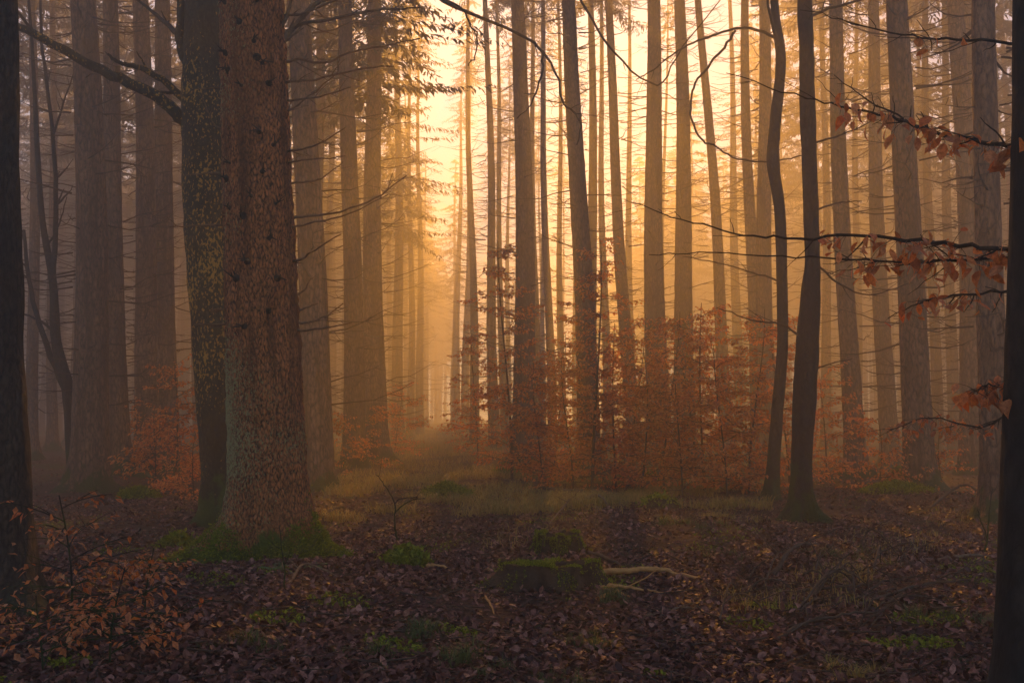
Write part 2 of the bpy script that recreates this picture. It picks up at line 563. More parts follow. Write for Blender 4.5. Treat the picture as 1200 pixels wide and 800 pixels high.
def crown_mesh(seed, height=14.0, reach=2.9, boughs=105, per=30):
    """drooping spruce boughs hung with short needle sprays, base of the crown at the origin"""
    rs = np.random.default_rng(seed)
    pos, size, yaw, pit, rol = [], [], [], [], []
    wood = MB()
    for k in range(boughs):
        z = height * (rs.uniform(0, 1) ** 1.25)
        a = rs.uniform(0, 6.28)
        L = (reach * (1 - z / height) ** 0.75 + 0.35) * rs.uniform(0.6, 1.15)
        if z < height * 0.12:
            L *= rs.uniform(0.35, 1.0)
        dz = -rs.uniform(0.15, 0.45) * L
        s = np.linspace(0.12, 1, per)
        x, y = L * s * math.cos(a), L * s * math.sin(a)
        zz = z + dz * s ** 1.2 + 0.18 * L * np.maximum(0, s - 0.7)
        for q in range(per):
            for side in (-1, 1):
                pos.append((x[q] + rs.normal(0, .05), y[q] + rs.normal(0, .05), zz[q] + rs.normal(0, .04)))
                size.append(rs.uniform(0.22, 0.42) * (1.1 - 0.5 * s[q]) * (0.7 + 0.25 * L / reach))
                yaw.append(a - math.pi / 2 + side * rs.uniform(0.5, 1.2))
                pit.append(-rs.uniform(0.2, 1.1))
                rol.append(rs.uniform(-0.6, 0.6))
    m_ = MB()
    leaves(m_, pos, np.array(size), np.array(yaw), np.array(pit), np.array(rol), fine=False, slim=0.45)
    return m_


def dead_twigs_mesh(seed, r0, h0, h1, H, step=0.3, length=1.45, thin=1.25):
    rs = np.random.default_rng(seed)
    m_ = MB()
    h = h0
    while h < h1:
        for _ in range(rs.integers(1, 5)):
            a = rs.uniform(0, 6.28)
            L = length * rs.uniform(0.25, 1.25)
            r = r0 * (1 - 0.85 * h / H) * 0.9
            d = np.array((math.cos(a), math.sin(a), 0))
            n = np.array((-d[1], d[0], 0))
            s = np.linspace(0, 1, 5)
            bend = rs.normal(0, 0.12)
            droop = rs.uniform(-0.35, 0.1)
            pts = np.array((0, 0, h + rs.normal(0, .1))) + d * (r + L * s)[:, None] + n * (bend * L * s ** 2)[:, None]
            pts[:, 2] += L * (droop * s + 0.28 * s ** 2)
            pts[1:] += rs.normal(0, 0.02, (4, 3)) * L
            rad = 0.013 * thin * (0.6 + 0.5 * L) * (1 - 0.92 * s)
            m_.tube(pts, rad, 3, cap=False)
            for _ in range(rs.integers(1, 4)):
                q = rs.integers(1, 4)
                l2 = L * rs.uniform(0.2, 0.5)
                d2 = d * 0.7 + n * rs.choice((-1, 1)) * rs.uniform(0.4, 0.9) + np.array((0, 0, rs.uniform(-.3, .35)))
                m_.tube(np.array((pts[q], pts[q] + d2 * l2 * .5 + (0, 0, -.02), pts[q] + d2 * l2)), np.array((.006, .005, .003)) * thin, 3, cap=False)
        h += step * rs.uniform(0.5, 1.5)
    return m_


def hide_mesh(o):
    """take the object out, keep its mesh for the trees that use it"""
    me = o.data
    bpy.data.objects.remove(o)
    return me


CROWNS = [hide_mesh(crown_mesh(100 + k).build('crown', M_NEEDLE, smooth=False)) for k in range(4)]
TWIGS = [hide_mesh(dead_twigs_mesh(200 + k, 0.3, 1.6, 17.0, 30.0).build('dead_twigs', M_TWIG)) for k in range(5)]
TRUNKS = [hide_mesh(trunk_mesh(0.27, 30.0, 14, seed=300 + k).build('trunk', M_SPRUCE)) for k in range(5)]


def child(name, me, parent, loc=(0, 0, 0), rotz=0.0, scale=(1, 1, 1), kind=None):
    o = bpy.data.objects.new(name, me)
    C.objects.link(o)
    o.parent = parent
    o.location, o.scale = loc, scale
    o.rotation_euler = (0, 0, rotz)
    if kind:
        o['kind'] = kind
    return o


placed = []                                  # (x, y) of every tree, to keep the scattered ones apart


def spruce(ub, vb, width, u_top, label, group='spruce trees along the path', crown_z=16.5, twigs=True, crown=True, H=30.0, seed=None, thin=False, wide=1.0):
    """a spruce whose foot stands at pixel (ub, vb) and whose trunk passes (u_top, 0); width in pixels at half height of the picture"""
    seed = random.randint(0, 9999) if seed is None else seed
    g = on_ground(ub, vb)
    D = g[1]
    r0 = 0.5 * width * D / F * 1.06
    top = at(u_top, 0, D)
    lean = math.atan2(top[0] - g[0], top[2] - g[2])
    o = thing('spruce_tree', g - (0, 0, 0.03), label, 'tree', group, (0, lean, 0))
    near = D < 26
    trunk_mesh(r0, H, 28 if near else 16, seed=seed).build('trunk', M_SPRUCE, o)
    if twigs:
        child('dead_twigs', TWIGS[seed % 5], o, rotz=seed * 1.7, kind='stuff')
    if crown:
        child('crown', CROWNS[seed % 4], o, (0, 0, crown_z + (6 if thin else 0)), seed * 0.9, (0.6, 0.6, 0.75) if thin else (wide, wide, 1.1))
    placed.append((g[0], g[1]))
    return o


NAMED = [
    # u_base, v_base, width, u_top, label
    (105, 575, 40, 95, 'thick red-brown spruce on the left, standing free before the blue fog'),
    (140, 561, 25, 126, 'greenish spruce close behind the thick red-brown one on the left'),
    (172, 556, 27, 163, 'brown spruce behind the copper beech bush, left one of a pair'),
    (198, 552, 27, 189, 'brown spruce behind the copper beech bush, right one of a pair'),
    (372, 573, 36, 353, 'brown spruce directly behind the big foreground spruce, on its path side'),
    (415, 551, 25, 408, 'golden spruce with mossy foot, left of the path edge'),
    (443, 545, 26, 436, 'straight spruce on the left edge of the path, above the copper bush'),
    (467, 520, 14, 464, 'pale spruce in the fog, second from the left edge of the path'),
    (481, 514, 9, 478, 'thin pale spruce in the fog just left of the bright gap'),
    (492, 511, 10, 489, 'slim foggy spruce bordering the bright gap on its left'),
    (534, 506, 10, 545, 'foggy spruce bordering the bright gap on its right'),
    (545, 509, 10, 553, 'second foggy spruce right of the bright gap'),
    (556, 519, 11, 546, 'darker slim spruce with flared foot right of the bright gap'),
    (580, 526, 13, 569, 'spruce with spreading roots right of the path, before the thick one'),
    (592, 520, 9, 583, 'thin foggy spruce tight against the thick trunk in the middle'),
    (614, 541, 27, 606, 'thick dark spruce in the middle of the picture, behind the first copper saplings'),
    (630, 524, 10, 624, 'thin spruce just right of the thick middle trunk'),
    (648, 527, 11, 636, 'slim spruce halfway between the two thick middle trunks'),
    (660, 519, 9, 656, 'faint spruce between the two thick middle trunks'),
    (690, 549, 26, 670, 'thick golden spruce rising out of the copper saplings right of the middle'),
    (712, 521, 11, 704, 'faint spruce just right of the thick golden one'),
    (745, 534, 17, 713, 'spruce leaning left, right of the thick golden one'),
    (773, 537, 28, 766, 'broad pale spruce behind the dense copper saplings'),
    (804, 534, 25, 795, 'broad pale spruce right of its twin behind the copper saplings'),
    (853, 532, 16, 817, 'slim spruce leaning left behind the copper saplings on the right'),
    (868, 519, 13, 856, 'faint spruce in the fog left of the curved dark stem'),
    (888, 536, 17, 875, 'spruce just left of the curved dark stem'),
    (902, 539, 22, 893, 'spruce hidden behind the curved dark stem'),
    (968, 527, 12, 962, 'faint spruce just right of the mossy dark stem'),
    (1003, 556, 23, 983, 'brown spruce with mossy foot right of the mossy dark stem'),
    (1044, 543, 21, 1022, 'grey spruce left of the thick reddish one on the right'),
    (1078, 577, 33, 1055, 'thick reddish spruce with mossy foot on the right'),
    (1100, 534, 13, 1085, 'thin grey spruce right of the thick reddish one'),
    (1139, 557, 27, 1122, 'dark spruce left of the dim one at the right edge'),
    (1168, 610, 32, 1158, 'dim spruce with splayed roots beside the black trunk at the right edge'),
    (1120, 530, 14, 1106, 'pale thin spruce between two dark ones on the right'),
    (37, 545, 14, 34, 'blue-grey spruce in the fog beside the left edge trunk'),
    (62, 532, 12, 60, 'faint blue-grey spruce behind the forked thin tree on the left'),
]
for (ub, vb, wd, ut, lab) in NAMED:
    spruce(ub, vb, wd, ut, lab, crown_z=10.5 if ub in (443, 467) else 21.5 if 36 < depth_of(vb) < 50 and 475 < ub < 910 else random.uniform(17.5, 19.5), thin=475 < ub < 910 and depth_of(vb) > 50, wide=1.5 if ub < 440 or ub > 910 else 1.35)

for (ub, vb, wd, ut, cz, lab) in ((499, 501, 8, 497, 13.0, 'palest spruce far down the path, left of two closing its end'), (532, 500.5, 8, 535, 14.5, 'palest spruce far down the path, right of two closing its end'),
                                  (476, 505, 9, 474, 12.0, 'pale bushy-topped spruce at the far left end of the path')):
    spruce(ub, vb, wd, ut, lab, crown_z=cz)

# the rest of the wood: spruces fading into the fog
proto = {}


def ride_x(y):
    return -0.075 * y


tries = 0
count = 0
while count < 245 and tries < 60000:
    tries += 1
    y = 26 + 120 * random.random() ** 0.8
    az = random.uniform(-0.6, 0.6)
    if count >= 200:
        az = random.choice((-1, 1, 1)) * random.uniform(0.24, 0.6)  # extra spruces at the sides, added to darken the haze there
    x = y * math.tan(az)
    if abs(x - ride_x(y)) < (2.6 if y < 60 else 1.5):
        continue
    if y > 76 and -11 < x - 0.02 * y < 14 and random.random() < 0.45:
        continue
    if any((x - a) ** 2 + (y - b) ** 2 < 3.1 ** 2 for a, b in placed):
        continue
    placed.append((x, y))
    side = 'left' if x < ride_x(y) else 'right'
    lab = ('spruce trunk fading into the fog deep in the wood %s of the path' % side)
    g = 'spruces deep in the fog %s of the path' % side
    o = thing('spruce_tree', (x, y, float(gz(x, y)) - 0.05), lab, 'tree', g, (random.gauss(0, .012), random.gauss(0, .016), random.uniform(0, 6.28)))
    s = random.uniform(0.75, 1.1)
    k = random.randint(0, 19)
    child('trunk', TRUNKS[k % 5], o, scale=(s, s, 1))
    child('dead_twigs', TWIGS[k % 5], o, rotz=k, kind='stuff')
    mid = -9 < x - 0.03 * y < 9
    thin = mid and y > 50
    cz, cs = (21.5 if mid and y > 36 and not thin else random.uniform(13.5, 18)), (0.6, 0.6, 0.75) if thin else (1.5, 1.5, 1.15)  # crown height and spread shaped for the light: dense ones shade, thin ones let sun in
    child('crown', CROWNS[k % 4], o, (0, 0, cz + (8.5 if thin else 0)), k, cs)
    count += 1

# the wood behind all that, added on both sides to keep sun out of the side haze
m_ = MB()
pos, size, yaw, pit, rol = [], [], [], [], []
rs = np.random.default_rng(404)
k = 0
while k < 600:
    y = rs.uniform(112, 235)
    x = rs.uniform(-1, 1) * (0.62 * y + 10)
    if -12 < x < 17:  # middle left open so the sun lights the haze there
        continue
    k += 1
    r_ = rs.uniform(.2, .33)
    zb, zt = rs.uniform(11, 17), rs.uniform(27, 32)
    g0 = float(gz(x, y))
    m_.tube([(x, y, g0 - .2), (x + rs.normal(0, .3), y, g0 + 15), (x + rs.normal(0, .4), y, g0 + zt)], (r_, r_ * .7, .03), 7)
    nb = 70
    t_ = rs.uniform(0, 1, nb)
    zz = zb + (zt - zb) * t_
    L = 3.6 * (1 - t_) ** .75 + .4
    for q in range(nb):
        a = rs.uniform(0, 6.28)
        for f_ in (.15, .4, .65):
            pos.append((x + L[q] * f_ * math.cos(a), y + L[q] * f_ * math.sin(a), g0 + zz[q] - .3 * f_ * L[q]))
            size.append(rs.uniform(1.0, 1.7)); yaw.append(a - 1.57 + rs.normal(0, .5)); pit.append(-rs.uniform(.2, .9)); rol.append(rs.normal(0, .5))
m2 = MB()
leaves(m2, pos, np.array(size), np.array(yaw), np.array(pit), np.array(rol), fine=False)
fw = thing('shade_forest', (0, 112, 0), 'dim mass of far spruces added on both sides to shade the fog', 'forest')
fw['kind'] = 'stuff'
m_.v = [vv - np.array((0, 112, 0)) for vv in m_.v]
m2.v = [vv - np.array((0, 112, 0)) for vv in m2.v]
tag(m_.build('trunks', M_SPRUCE, fw), kind='stuff')
tag(m2.build('crowns', M_NEEDLE, fw, smooth=False), kind='stuff')

# ---- the big spruce in front
MAIN_D = depth_of(651)
g = on_ground(318, 651)
main = thing('spruce_tree', g, 'big old spruce in front with orange bark, dead side branches and mossy buttress roots', 'tree', 'spruce trees along the path',
             (0, math.atan2(at(297, 0, MAIN_D)[0] - g[0], at(297, 0, MAIN_D)[2] - g[2]), 0))
SC = MAIN_D / F
rings = np.unique(np.concatenate((np.linspace(-0.3, 1.4, 110), np.linspace(1.4, 6.6, 210), np.linspace(6.7, 30, 40))))
lob = [(3.2, 1.0, 0.17, 14), (3.62, 1.9, 0.19, 22), (4.12, 1.25, 0.25, 30), (4.75, 0.3, 0.16, 18), (5.35, 0.95, 0.22, 20), (5.95, 1.05, 0.20, 18), (0.5, 0.6, 0.2, 6), (1.8, 0.6, 0.2, 6), (2.6, 0.7, 0.2, 7)]
R0 = 0.5 * 92 * SC
tm = trunk_mesh(R0, 34.0, 200, flare=0.42, lobes=lob, seed=5, bend=0.02, rings=rings, rough=0.006, top_r=0.1)
Vm = tm.v[0]
for q in range(len(Vm)):
    p = Vector(Vm[q])
    rad = Vector((p.x, p.y, 0)).normalized()
    d = 0.020 * (mnoise.noise(Vector((p.x * 9, p.y * 9, p.z * 4)))) + 0.016 * mnoise.noise(Vector((p.x * 26, p.y * 26, p.z * 13)))
    if p.z < 7:
        d += 0.022 * (0.45 - mnoise.voronoi(Vector((p.x * 17, p.y * 17, p.z * 9)))[0][0])
    if p.z < 0.8:
        d += 0.06 * (1 - p.z / 0.8) * mnoise.noise(Vector((p.x * 5, p.y * 5, p.z * 5 + 3)))
    Vm[q] = p + rad * d
tm.build('trunk', M_MAIN, main)
_rs = np.random.default_rng(44)
_pos, _yaw = [], []
for q in range(len(Vm)):
    p = Vm[q]
    if -0.05 < p[2] < 0.85:
        lim = -0.14 + 1.15 * max(0.0, math.hypot(p[0], p[1]) / R0 - 1.12) + 0.4 * (0.5 + 0.9 * mnoise.noise(Vector((p[0] * 3.2, p[1] * 3.2, 4.0)))) + 0.25 * mnoise.noise(Vector(p) * 11)
        if p[2] < lim + (_rs.exponential(.07) if _rs.uniform() < .35 else 0):
            for _ in range(5):
                _pos.append(p + _rs.normal(0, .018, 3)); _yaw.append(math.atan2(p[1], p[0]) - math.pi / 2 + _rs.normal(0, .8))
mm = MB()
_n = len(_pos)
leaves(mm, _pos, _rs.uniform(.015, .035, _n), np.array(_yaw), _rs.uniform(-.3, 1.2, _n), _rs.normal(0, .8, _n), fine=False)
M_MOSSTUFT = leaf_mat('moss_tufts', ((0.10, 0.14, 0.008), (0.2, 0.24, 0.012), (0.34, 0.36, 0.03), (0.15, 0.19, 0.012)), 0.3, 0.8, 0.2)
mm.build('moss', M_MOSSTUFT, main, smooth=False)
main_inv = (Matrix.Translation(main.location) @ main.rotation_euler.to_matrix().to_4x4()).inverted()


def loc_main(p):
    return np.array(main_inv @ Vector(p))


def branch_px(root_inv, pts, depth, r_px0, r_px1, name, mat, parent, n=None, dy=0.0, sides=6, jitter=0.0, twigs=0, seed=0, twig_len=(0.1, 0.4)):
    """a branch drawn through picture points at a given distance, with thickness in pixels; dy bends it towards (+: away from) the camera"""
    rs = np.random.default_rng(seed + len(pts) * 17 + int(pts[0][0]))
    k = len(pts)
    P3 = [np.append(at(u, v, depth + dy * (q / max(1, k - 1))), (1 - q / (k - 1)) * r_px0 + q / (k - 1) * r_px1) for q, (u, v) in enumerate(pts)]
    P3 = smooth_path(P3, n or (k - 1) * 5 + 1)
    P3[1:, :3] += rs.normal(0, jitter, (len(P3) - 1, 3))
    rad = np.maximum(P3[:, 3], 0.3) * depth / F * 0.5
    m_ = MB()
    Lp = np.array([np.array(root_inv @ Vector(p[:3])) for p in P3])
    m_.tube(Lp, rad, sides)
    tot = np.linalg.norm(Lp[-1] - Lp[0])
    for _ in range(twigs):
        q = rs.integers(2, len(Lp) - 1)
        d = Lp[q] - Lp[q - 1]
        d /= np.linalg.norm(d) + 1e-9
        sidev = np.cross(d, rs.normal(0, 1, 3))
        sidev /= np.linalg.norm(sidev) + 1e-9
        L = rs.uniform(*twig_len) * min(1.5, tot)
        s = np.linspace(0, 1, 6)
        tp = Lp[q] + np.outer(s, d * 0.75 * L) + np.outer(s ** 0.8, sidev * 0.55 * L) + rs.normal(0, 0.018 * L, (6, 3)) * s[:, None]
        m_.tube(tp, rad[q] * 0.5 * (1 - 0.7 * s) + 0.0006, 4)
    o = m_.build(name, mat, parent)
    return o


MB_BR = [
    ([(322, 62), (338, 38), (352, 24), (378, -4)], 9, 6), ([(322, 82), (338, 72), (350, 70), (380, 74), (410, 62), (440, 56), (492, 45)], 4, 1.5),
    ([(325, 66), (335, 45), (350, 30), (395, 21), (440, 12), (492, 10)], 6, 2), ([(325, 98), (345, 95), (370, 93), (420, 82), (462, 78)], 4, 1.3),
    ([(328, 118), (350, 117), (375, 113), (412, 102)], 3.5, 1.2), ([(328, 178), (350, 175), (375, 168), (405, 150)], 3.5, 1.2),
    ([(330, 193), (360, 187), (405, 184)], 2.8, 1), ([(330, 215), (360, 213), (380, 207), (402, 190)], 3, 1), ([(332, 262), (352, 254), (390, 250), (440, 232), (475, 206)], 3.6, 1.3),
    ([(335, 268), (360, 262), (410, 250), (455, 228)], 3, 1), ([(338, 307), (352, 304), (364, 296), (400, 274)], 4, 1.4), ([(340, 350), (356, 340), (364, 326)], 3, 1.2),
    ([(340, 367), (355, 361), (372, 355)], 3.5, 1.6), ([(342, 379), (360, 377), (378, 372), (402, 356)], 4, 1.5), ([(342, 387), (370, 386), (412, 378)], 3.6, 1.2),
    ([(280, 103), (262, 103), (232, 104)], 3, 1.2), ([(278, 205), (250, 203), (215, 206)], 3, 1.2), ([(280, 262), (240, 264), (198, 266)], 3, 1.2),
    ([(282, 358), (262, 362), (245, 364)], 4, 2), ([(282, 378), (258, 380), (228, 381)], 4.4, 2), ([(276, 140), (255, 150), (243, 130), (236, 108)], 2.4, 1),
    ([(325, 40), (336, 20), (344, -10)], 5, 3.5), ([(322, 20), (360, 14), (420, -12)], 4, 2), ([(326, 135), (342, 128), (356, 118), (392, 88), (398, 66)], 3, 1),
]
for q, (pts, a, b) in enumerate(MB_BR):
    branch_px(main_inv, pts, MAIN_D, a, b, 'branch', M_PALE_TWIG, main, dy=random.uniform(-0.5, 0.3), jitter=0.005, twigs=4 if len(pts) > 3 else 1, seed=q)

KN = [(270, 15), (308, 62), (312, 80), (318, 86), (271, 72), (275, 93), (293, 113), (325, 108), (272, 215), (314, 165), (330, 178), (279, 200), (305, 238), (333, 245), (295, 260), (278, 250), (326, 285),
      (300, 312), (325, 368), (297, 386), (285, 330), (318, 210), (335, 330), (312, 15), (290, 40)]
for (u, v) in KN:
    # walk from the camera to the bark
    half = 0.5 * (85 + (v / 800) * 14) * SC
    ax = 297 + (v / 651) * 21
    off = (u - ax) * SC
    off = max(-half * 0.93, min(half * 0.93, off))
    yy = -math.sqrt(max(0.0004, half ** 2 - off ** 2))
    p = at(ax, v, MAIN_D) + np.array((off, yy, 0))
    nrm = np.array((off, yy, 0.12 * half))
    nrm = nrm / np.linalg.norm(nrm)
    m_ = MB()
    s = np.linspace(0, 1, 5)
    m_.tube([loc_main(p + nrm * (-.03 + .085 * q)) for q in s], np.array((0.05, 0.034, 0.013, 0.009, 0.005)) * random.uniform(0.35, 1.0), 8)
    for _ in range(3):
        e = p + nrm * 0.02
        d = nrm * random.uniform(.3, 1) + np.array((random.gauss(0, .5), 0, random.gauss(0, .5)))
        m_.tube([loc_main(e), loc_main(e + d * .04), loc_main(e + d * random.uniform(.06, .1))], (0.01, 0.007, 0.003), 4)
    m_.build('branch_stub', M_ROT_WOOD, main)
child('crown', CROWNS[1], main, (0, 0, 17.0), 1.0, (1.2, 1.2, 1.1))
placed.append((g[0], g[1]))


# ------------------------------------------------------------------ broadleaf trunks, drawn through points
def stem_tree(name, pts, depth_v, label, mat, group=None, sides=28, cat='tree', rough=0.05, seed=1, n=90, flare=1.25):
    """pts: (u, v, width px) from the foot upward"""
    D = depth_of(depth_v)
    g_ = on_ground(pts[0][0], depth_v)
    o = thing(name, g_, label, cat, group)
    inv = Matrix.Translation(-o.location)
    P = smooth_path([np.append(at(u, v, D), w_ * D / F * 0.5) for (u, v, w_) in pts], n)
    P[:, :3] -= g_
    P[0, 2] = -0.2
    m_ = MB()
    rad = P[:, 3].copy()
    hh = np.maximum(P[:, 2], 0)
    rad *= 1 + flare * 0.55 * np.exp(-hh / 0.18)
    m_.tube(P[:, :3], rad, sides)
    V = m_.v[0]
    for q in range(len(V)):
        p = Vector(V[q])
        c = Vector(P[min(q // sides, n - 1), :3])
        r_ = p - c
        a = math.atan2(r_.y, r_.x)
        lobe = flare * math.exp(-max(p.z, 0) / 0.16) * (0.4 * math.cos(3 * a + seed) + 0.3 * math.cos(5 * a + 2 * seed))
        V[q] = c + r_ * (1 + lobe + rough * (2.0 * mnoise.noise(Vector((p.x * 3.5, p.y * 3.5, p.z * 2 + seed))) + 1.3 * mnoise.noise(Vector((p.x * 14, p.y * 14, p.z * 6 + seed)))))
    m_.build('trunk', mat, o)
    placed.append((g_[0], g_[1]))
    return o, inv, D


beech, binv, BD = stem_tree('beech_tree', [(266, 620, 54), (258, 540, 46), (250, 400, 50), (244, 270, 54), (241, 160, 55), (240, 80, 50), (240, 0, 46), (246, -160, 40), (238, -420, 26), (250, -700, 8)],
                            612, 'dark beech trunk flecked with yellow lichen, half hidden behind the big spruce', M_BEECH, seed=3, n=90, rough=0.045)
for pts, a, b, tw, dy in (
        ([(232, 152), (214, 140), (195, 121), (160, 101), (110, 77), (60, 50), (22, 32), (-30, 10)], 17, 7, 0, -0.6),
        ([(60, 50), (40, 38), (20, 14)], 6, 3, 1, -0.2),
        ([(232, 128), (212, 112), (190, 94), (160, 78), (140, 74), (127, 64)], 11, 3, 3, -0.3),
        ([(238, 92), (219, 72), (211, 45), (212, 10), (204, -30)], 14, 8, 1, -0.1),
        ([(214, 44), (190, 24), (160, 0)], 8, 3, 2, 0.6),
        ([(247, -150), (330, -120), (430, -60), (500, -12), (545, 14), (600, 36), (632, 56), (652, 88), (660, 120), (680, 142), (676, 170)], 5.5, 1.4, 6, -1.6),
        ([(500, -12), (540, 10), (552, 32), (559, 40), (556, 66), (548, 78)], 3, 1.2, 2, -1.2),
        ([(636, 60), (634, 90), (622, 122), (606, 138)], 3, 1.0, 1, -1.5),
        ([(246, -200), (150, -260), (60, -300)], 12, 5, 4, 0.5)):
    branch_px(binv, pts, BD, a, b, 'branch', M_BEECH if a > 9 else M_TWIG, beech, dy=dy, jitter=0.008, twigs=tw, seed=int(a * 10), sides=10 if a > 8 else 6)

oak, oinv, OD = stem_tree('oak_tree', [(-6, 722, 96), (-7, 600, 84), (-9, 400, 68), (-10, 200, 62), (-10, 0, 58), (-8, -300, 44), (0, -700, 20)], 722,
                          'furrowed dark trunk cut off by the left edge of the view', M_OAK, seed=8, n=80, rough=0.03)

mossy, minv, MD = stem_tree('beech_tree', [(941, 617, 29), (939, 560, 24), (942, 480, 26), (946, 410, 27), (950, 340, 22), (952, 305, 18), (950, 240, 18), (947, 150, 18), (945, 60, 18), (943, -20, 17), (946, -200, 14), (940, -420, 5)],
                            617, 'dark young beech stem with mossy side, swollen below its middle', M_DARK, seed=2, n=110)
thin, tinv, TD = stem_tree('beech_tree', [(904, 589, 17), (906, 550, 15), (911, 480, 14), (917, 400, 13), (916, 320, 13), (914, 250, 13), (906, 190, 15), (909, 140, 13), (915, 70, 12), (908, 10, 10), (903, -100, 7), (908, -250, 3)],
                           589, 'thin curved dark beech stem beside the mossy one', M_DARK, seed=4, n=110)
for pts, a, b, tw in (
        ([(909, 45), (890, 36), (860, 34), (830, 44), (800, 56), (770, 78), (745, 94)], 4, 1.2, 4),
        ([(862, 36), (845, 60), (825, 84), (811, 108), (811, 140), (824, 166), (836, 170), (858, 184), (900, 190), (943, 181)], 3.4, 1.6, 2),
        ([(915, 60), (903, 20), (898, -10)], 5, 3, 0),
        ([(917, 330), (890, 322), (850, 310), (800, 300)], 2.6, 1, 4),
        ([(860, -20), (800, 55), (770, 100), (720, 62), (680, 0)][::-1], 3, 1.2, 3)):
    branch_px(tinv, pts, TD, a, b, 'branch', M_TWIG, thin, dy=random.uniform(-.8, .5), jitter=0.008, twigs=tw, seed=int(a * 10))
for pts, a, b, tw in (([(948, 300), (980, 330), (1020, 345), (1070, 330)], 3, 1, 4), ([(948, 250), (980, 238), (1010, 236)], 3, 1, 3), ([(948, 170), (985, 158), (1030, 140)], 3, 1, 4), ([(946, 20), (990, 5), (1060, -10)], 4, 1.5, 3),
                      ([(943, 440), (965, 428), (1000, 420)], 2.6, 1, 3), ([(946, 400), (915, 380), (880, 375), (840, 360)], 3, 1, 3)):
    branch_px(minv, pts, MD, a, b, 'branch', M_TWIG, mossy, dy=random.uniform(-.6, .6), jitter=0.006, twigs=tw, seed=int(a * 10))

fork, finv, FD = stem_tree('small_tree', [(88, 572, 17), (84, 520, 14), (80, 460, 14), (66, 400, 12), (62, 330, 9), (50, 260, 7), (44, 180, 6), (38, 60, 4), (30, -40, 3)], 572,
                           'thin forked bare tree leaning left beside the thick red-brown spruce', M_DARK, seed=6, n=60, sides=12)
for pts, a, b, tw in (([(82, 470), (55, 405), (36, 340), (28, 270)], 9, 4, 3), ([(62, 330), (66, 240), (62, 160), (50, 60), (48, 0)], 7, 3, 5), ([(55, 290), (70, 260), (78, 230)], 3, 1, 2),
                      ([(66, 390), (40, 372), (20, 366)], 4, 1.5, 3), ([(62, 160), (78, 110), (95, 60)], 3, 1, 4)):
    branch_px(finv, pts, FD, a, b, 'branch', M_DARK, fork, dy=random.uniform(-.5, .5), jitter=0.008, twigs=tw, seed=int(a * 10))

# ---- black trunk at the right edge with its leafy twigs
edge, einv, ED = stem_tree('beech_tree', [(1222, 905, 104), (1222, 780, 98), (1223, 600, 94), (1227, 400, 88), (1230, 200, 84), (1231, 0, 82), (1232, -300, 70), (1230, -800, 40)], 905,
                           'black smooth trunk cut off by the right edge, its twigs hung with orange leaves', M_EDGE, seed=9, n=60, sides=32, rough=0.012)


def leafy_branch(pts, depth, a, b, leaf_spans, parent, inv, seed, dy=0.0, size=(0.045, 0.085)):
    br = branch_px(inv, pts, depth, a, b, 'branch', M_DARK, parent, dy=dy, jitter=0.006, twigs=14, seed=seed, twig_len=(0.05, 0.2))
    rs = np.random.default_rng(seed)
    k = len(pts)
    P3 = smooth_path([at(u, v, depth + dy * (q / (k - 1))) for q, (u, v) in enumerate(pts)], 80)
    us = np.array([600 + p[0] / (p[1] * CP + (p[2] - CAM_H) * SP) * F for p in P3])
    pos, yaw, pit, rol, sz = [], [], [], [], []
    stalk = MB()
    for (u0, u1, n_) in leaf_spans:
        idx = np.where((us >= u0) & (us <= u1))[0]
        for _ in range(int(n_ * 2.5)):
            p = P3[rs.choice(idx)]
            q = p + np.array((rs.normal(0, .03), rs.normal(0, .07), rs.normal(-.025, .03)))
            stalk.tube([np.array(inv @ Vector(p)), np.array(inv @ Vector(0.5 * (p + q) + (0, 0, .006))), np.array(inv @ Vector(q))], (.0016, .0013, .001), 4)
            pos.append(np.array(inv @ Vector(q)))
            yaw.append(rs.uniform(0, 6.28)); pit.append(-rs.uniform(0.3, 1.5)); rol.append(rs.normal(0, .6)); sz.append(rs.uniform(*size))
    m_ = MB()
    leaves(m_, pos, np.array(sz), np.array(yaw), np.array(pit), np.array(rol))
    m_.build('leaves', M_NEARLEAF, br)
    stalk.build('leaf_stalks', M_TWIG, br)


leafy_branch([(1210, 172), (1160, 168), (1110, 158), (1070, 146), (1030, 134), (985, 124), (930, 112), (850, 85)], ED, 6, 1.2, ((1060, 1195, 22), (985, 1060, 8), (1180, 1210, 10)), edge, einv, 11, dy=1.2)
leafy_branch([(1075, 150), (1050, 135), (1010, 112), (975, 88)], ED + .3, 3, 1, ((985, 1060, 3),), edge, einv, 12, dy=.4)
leafy_branch([(1212, 290), (1150, 290), (1080, 282), (1000, 276), (920, 279), (860, 272), (800, 258), (740, 236)], ED, 6.5, 1.4, ((1050, 1130, 12), (1160, 1210, 16), (960, 1060, 8)), edge, einv, 13, dy=2.0)
leafy_branch([(1205, 300), (1130, 306), (1060, 305), (980, 303), (900, 300), (820, 296), (760, 300)], ED + .2, 4, 1.2, ((1000, 1100, 16), (1110, 1200, 8)), edge, einv, 14, dy=1.6)
leafy_branch([(1215, 440), (1190, 448), (1160, 452), (1140, 460)], ED, 4, 1.5, ((1140, 1210, 20),), edge, einv, 15, dy=.2)
leafy_branch([(1200, 338), (1140, 345), (1090, 350), (1040, 372)], ED + .5, 3.5, 1.2, ((1040, 1170, 14),), edge, einv, 16, dy=.8)
leafy_branch([(1205, 52), (1120, 46), (1070, 44), (1000, 28), (940, 10)], ED + .4, 4, 1.2, ((1060, 1130, 2),), edge, einv, 17, dy=1.4)
leafy_branch([(1205, 470), (1150, 500), (1090, 490), (1040, 505)], ED + 2.2, 3, 1.0, ((1020, 1190, 26),), edge, einv, 18, dy=1.0, size=(.04, .06))


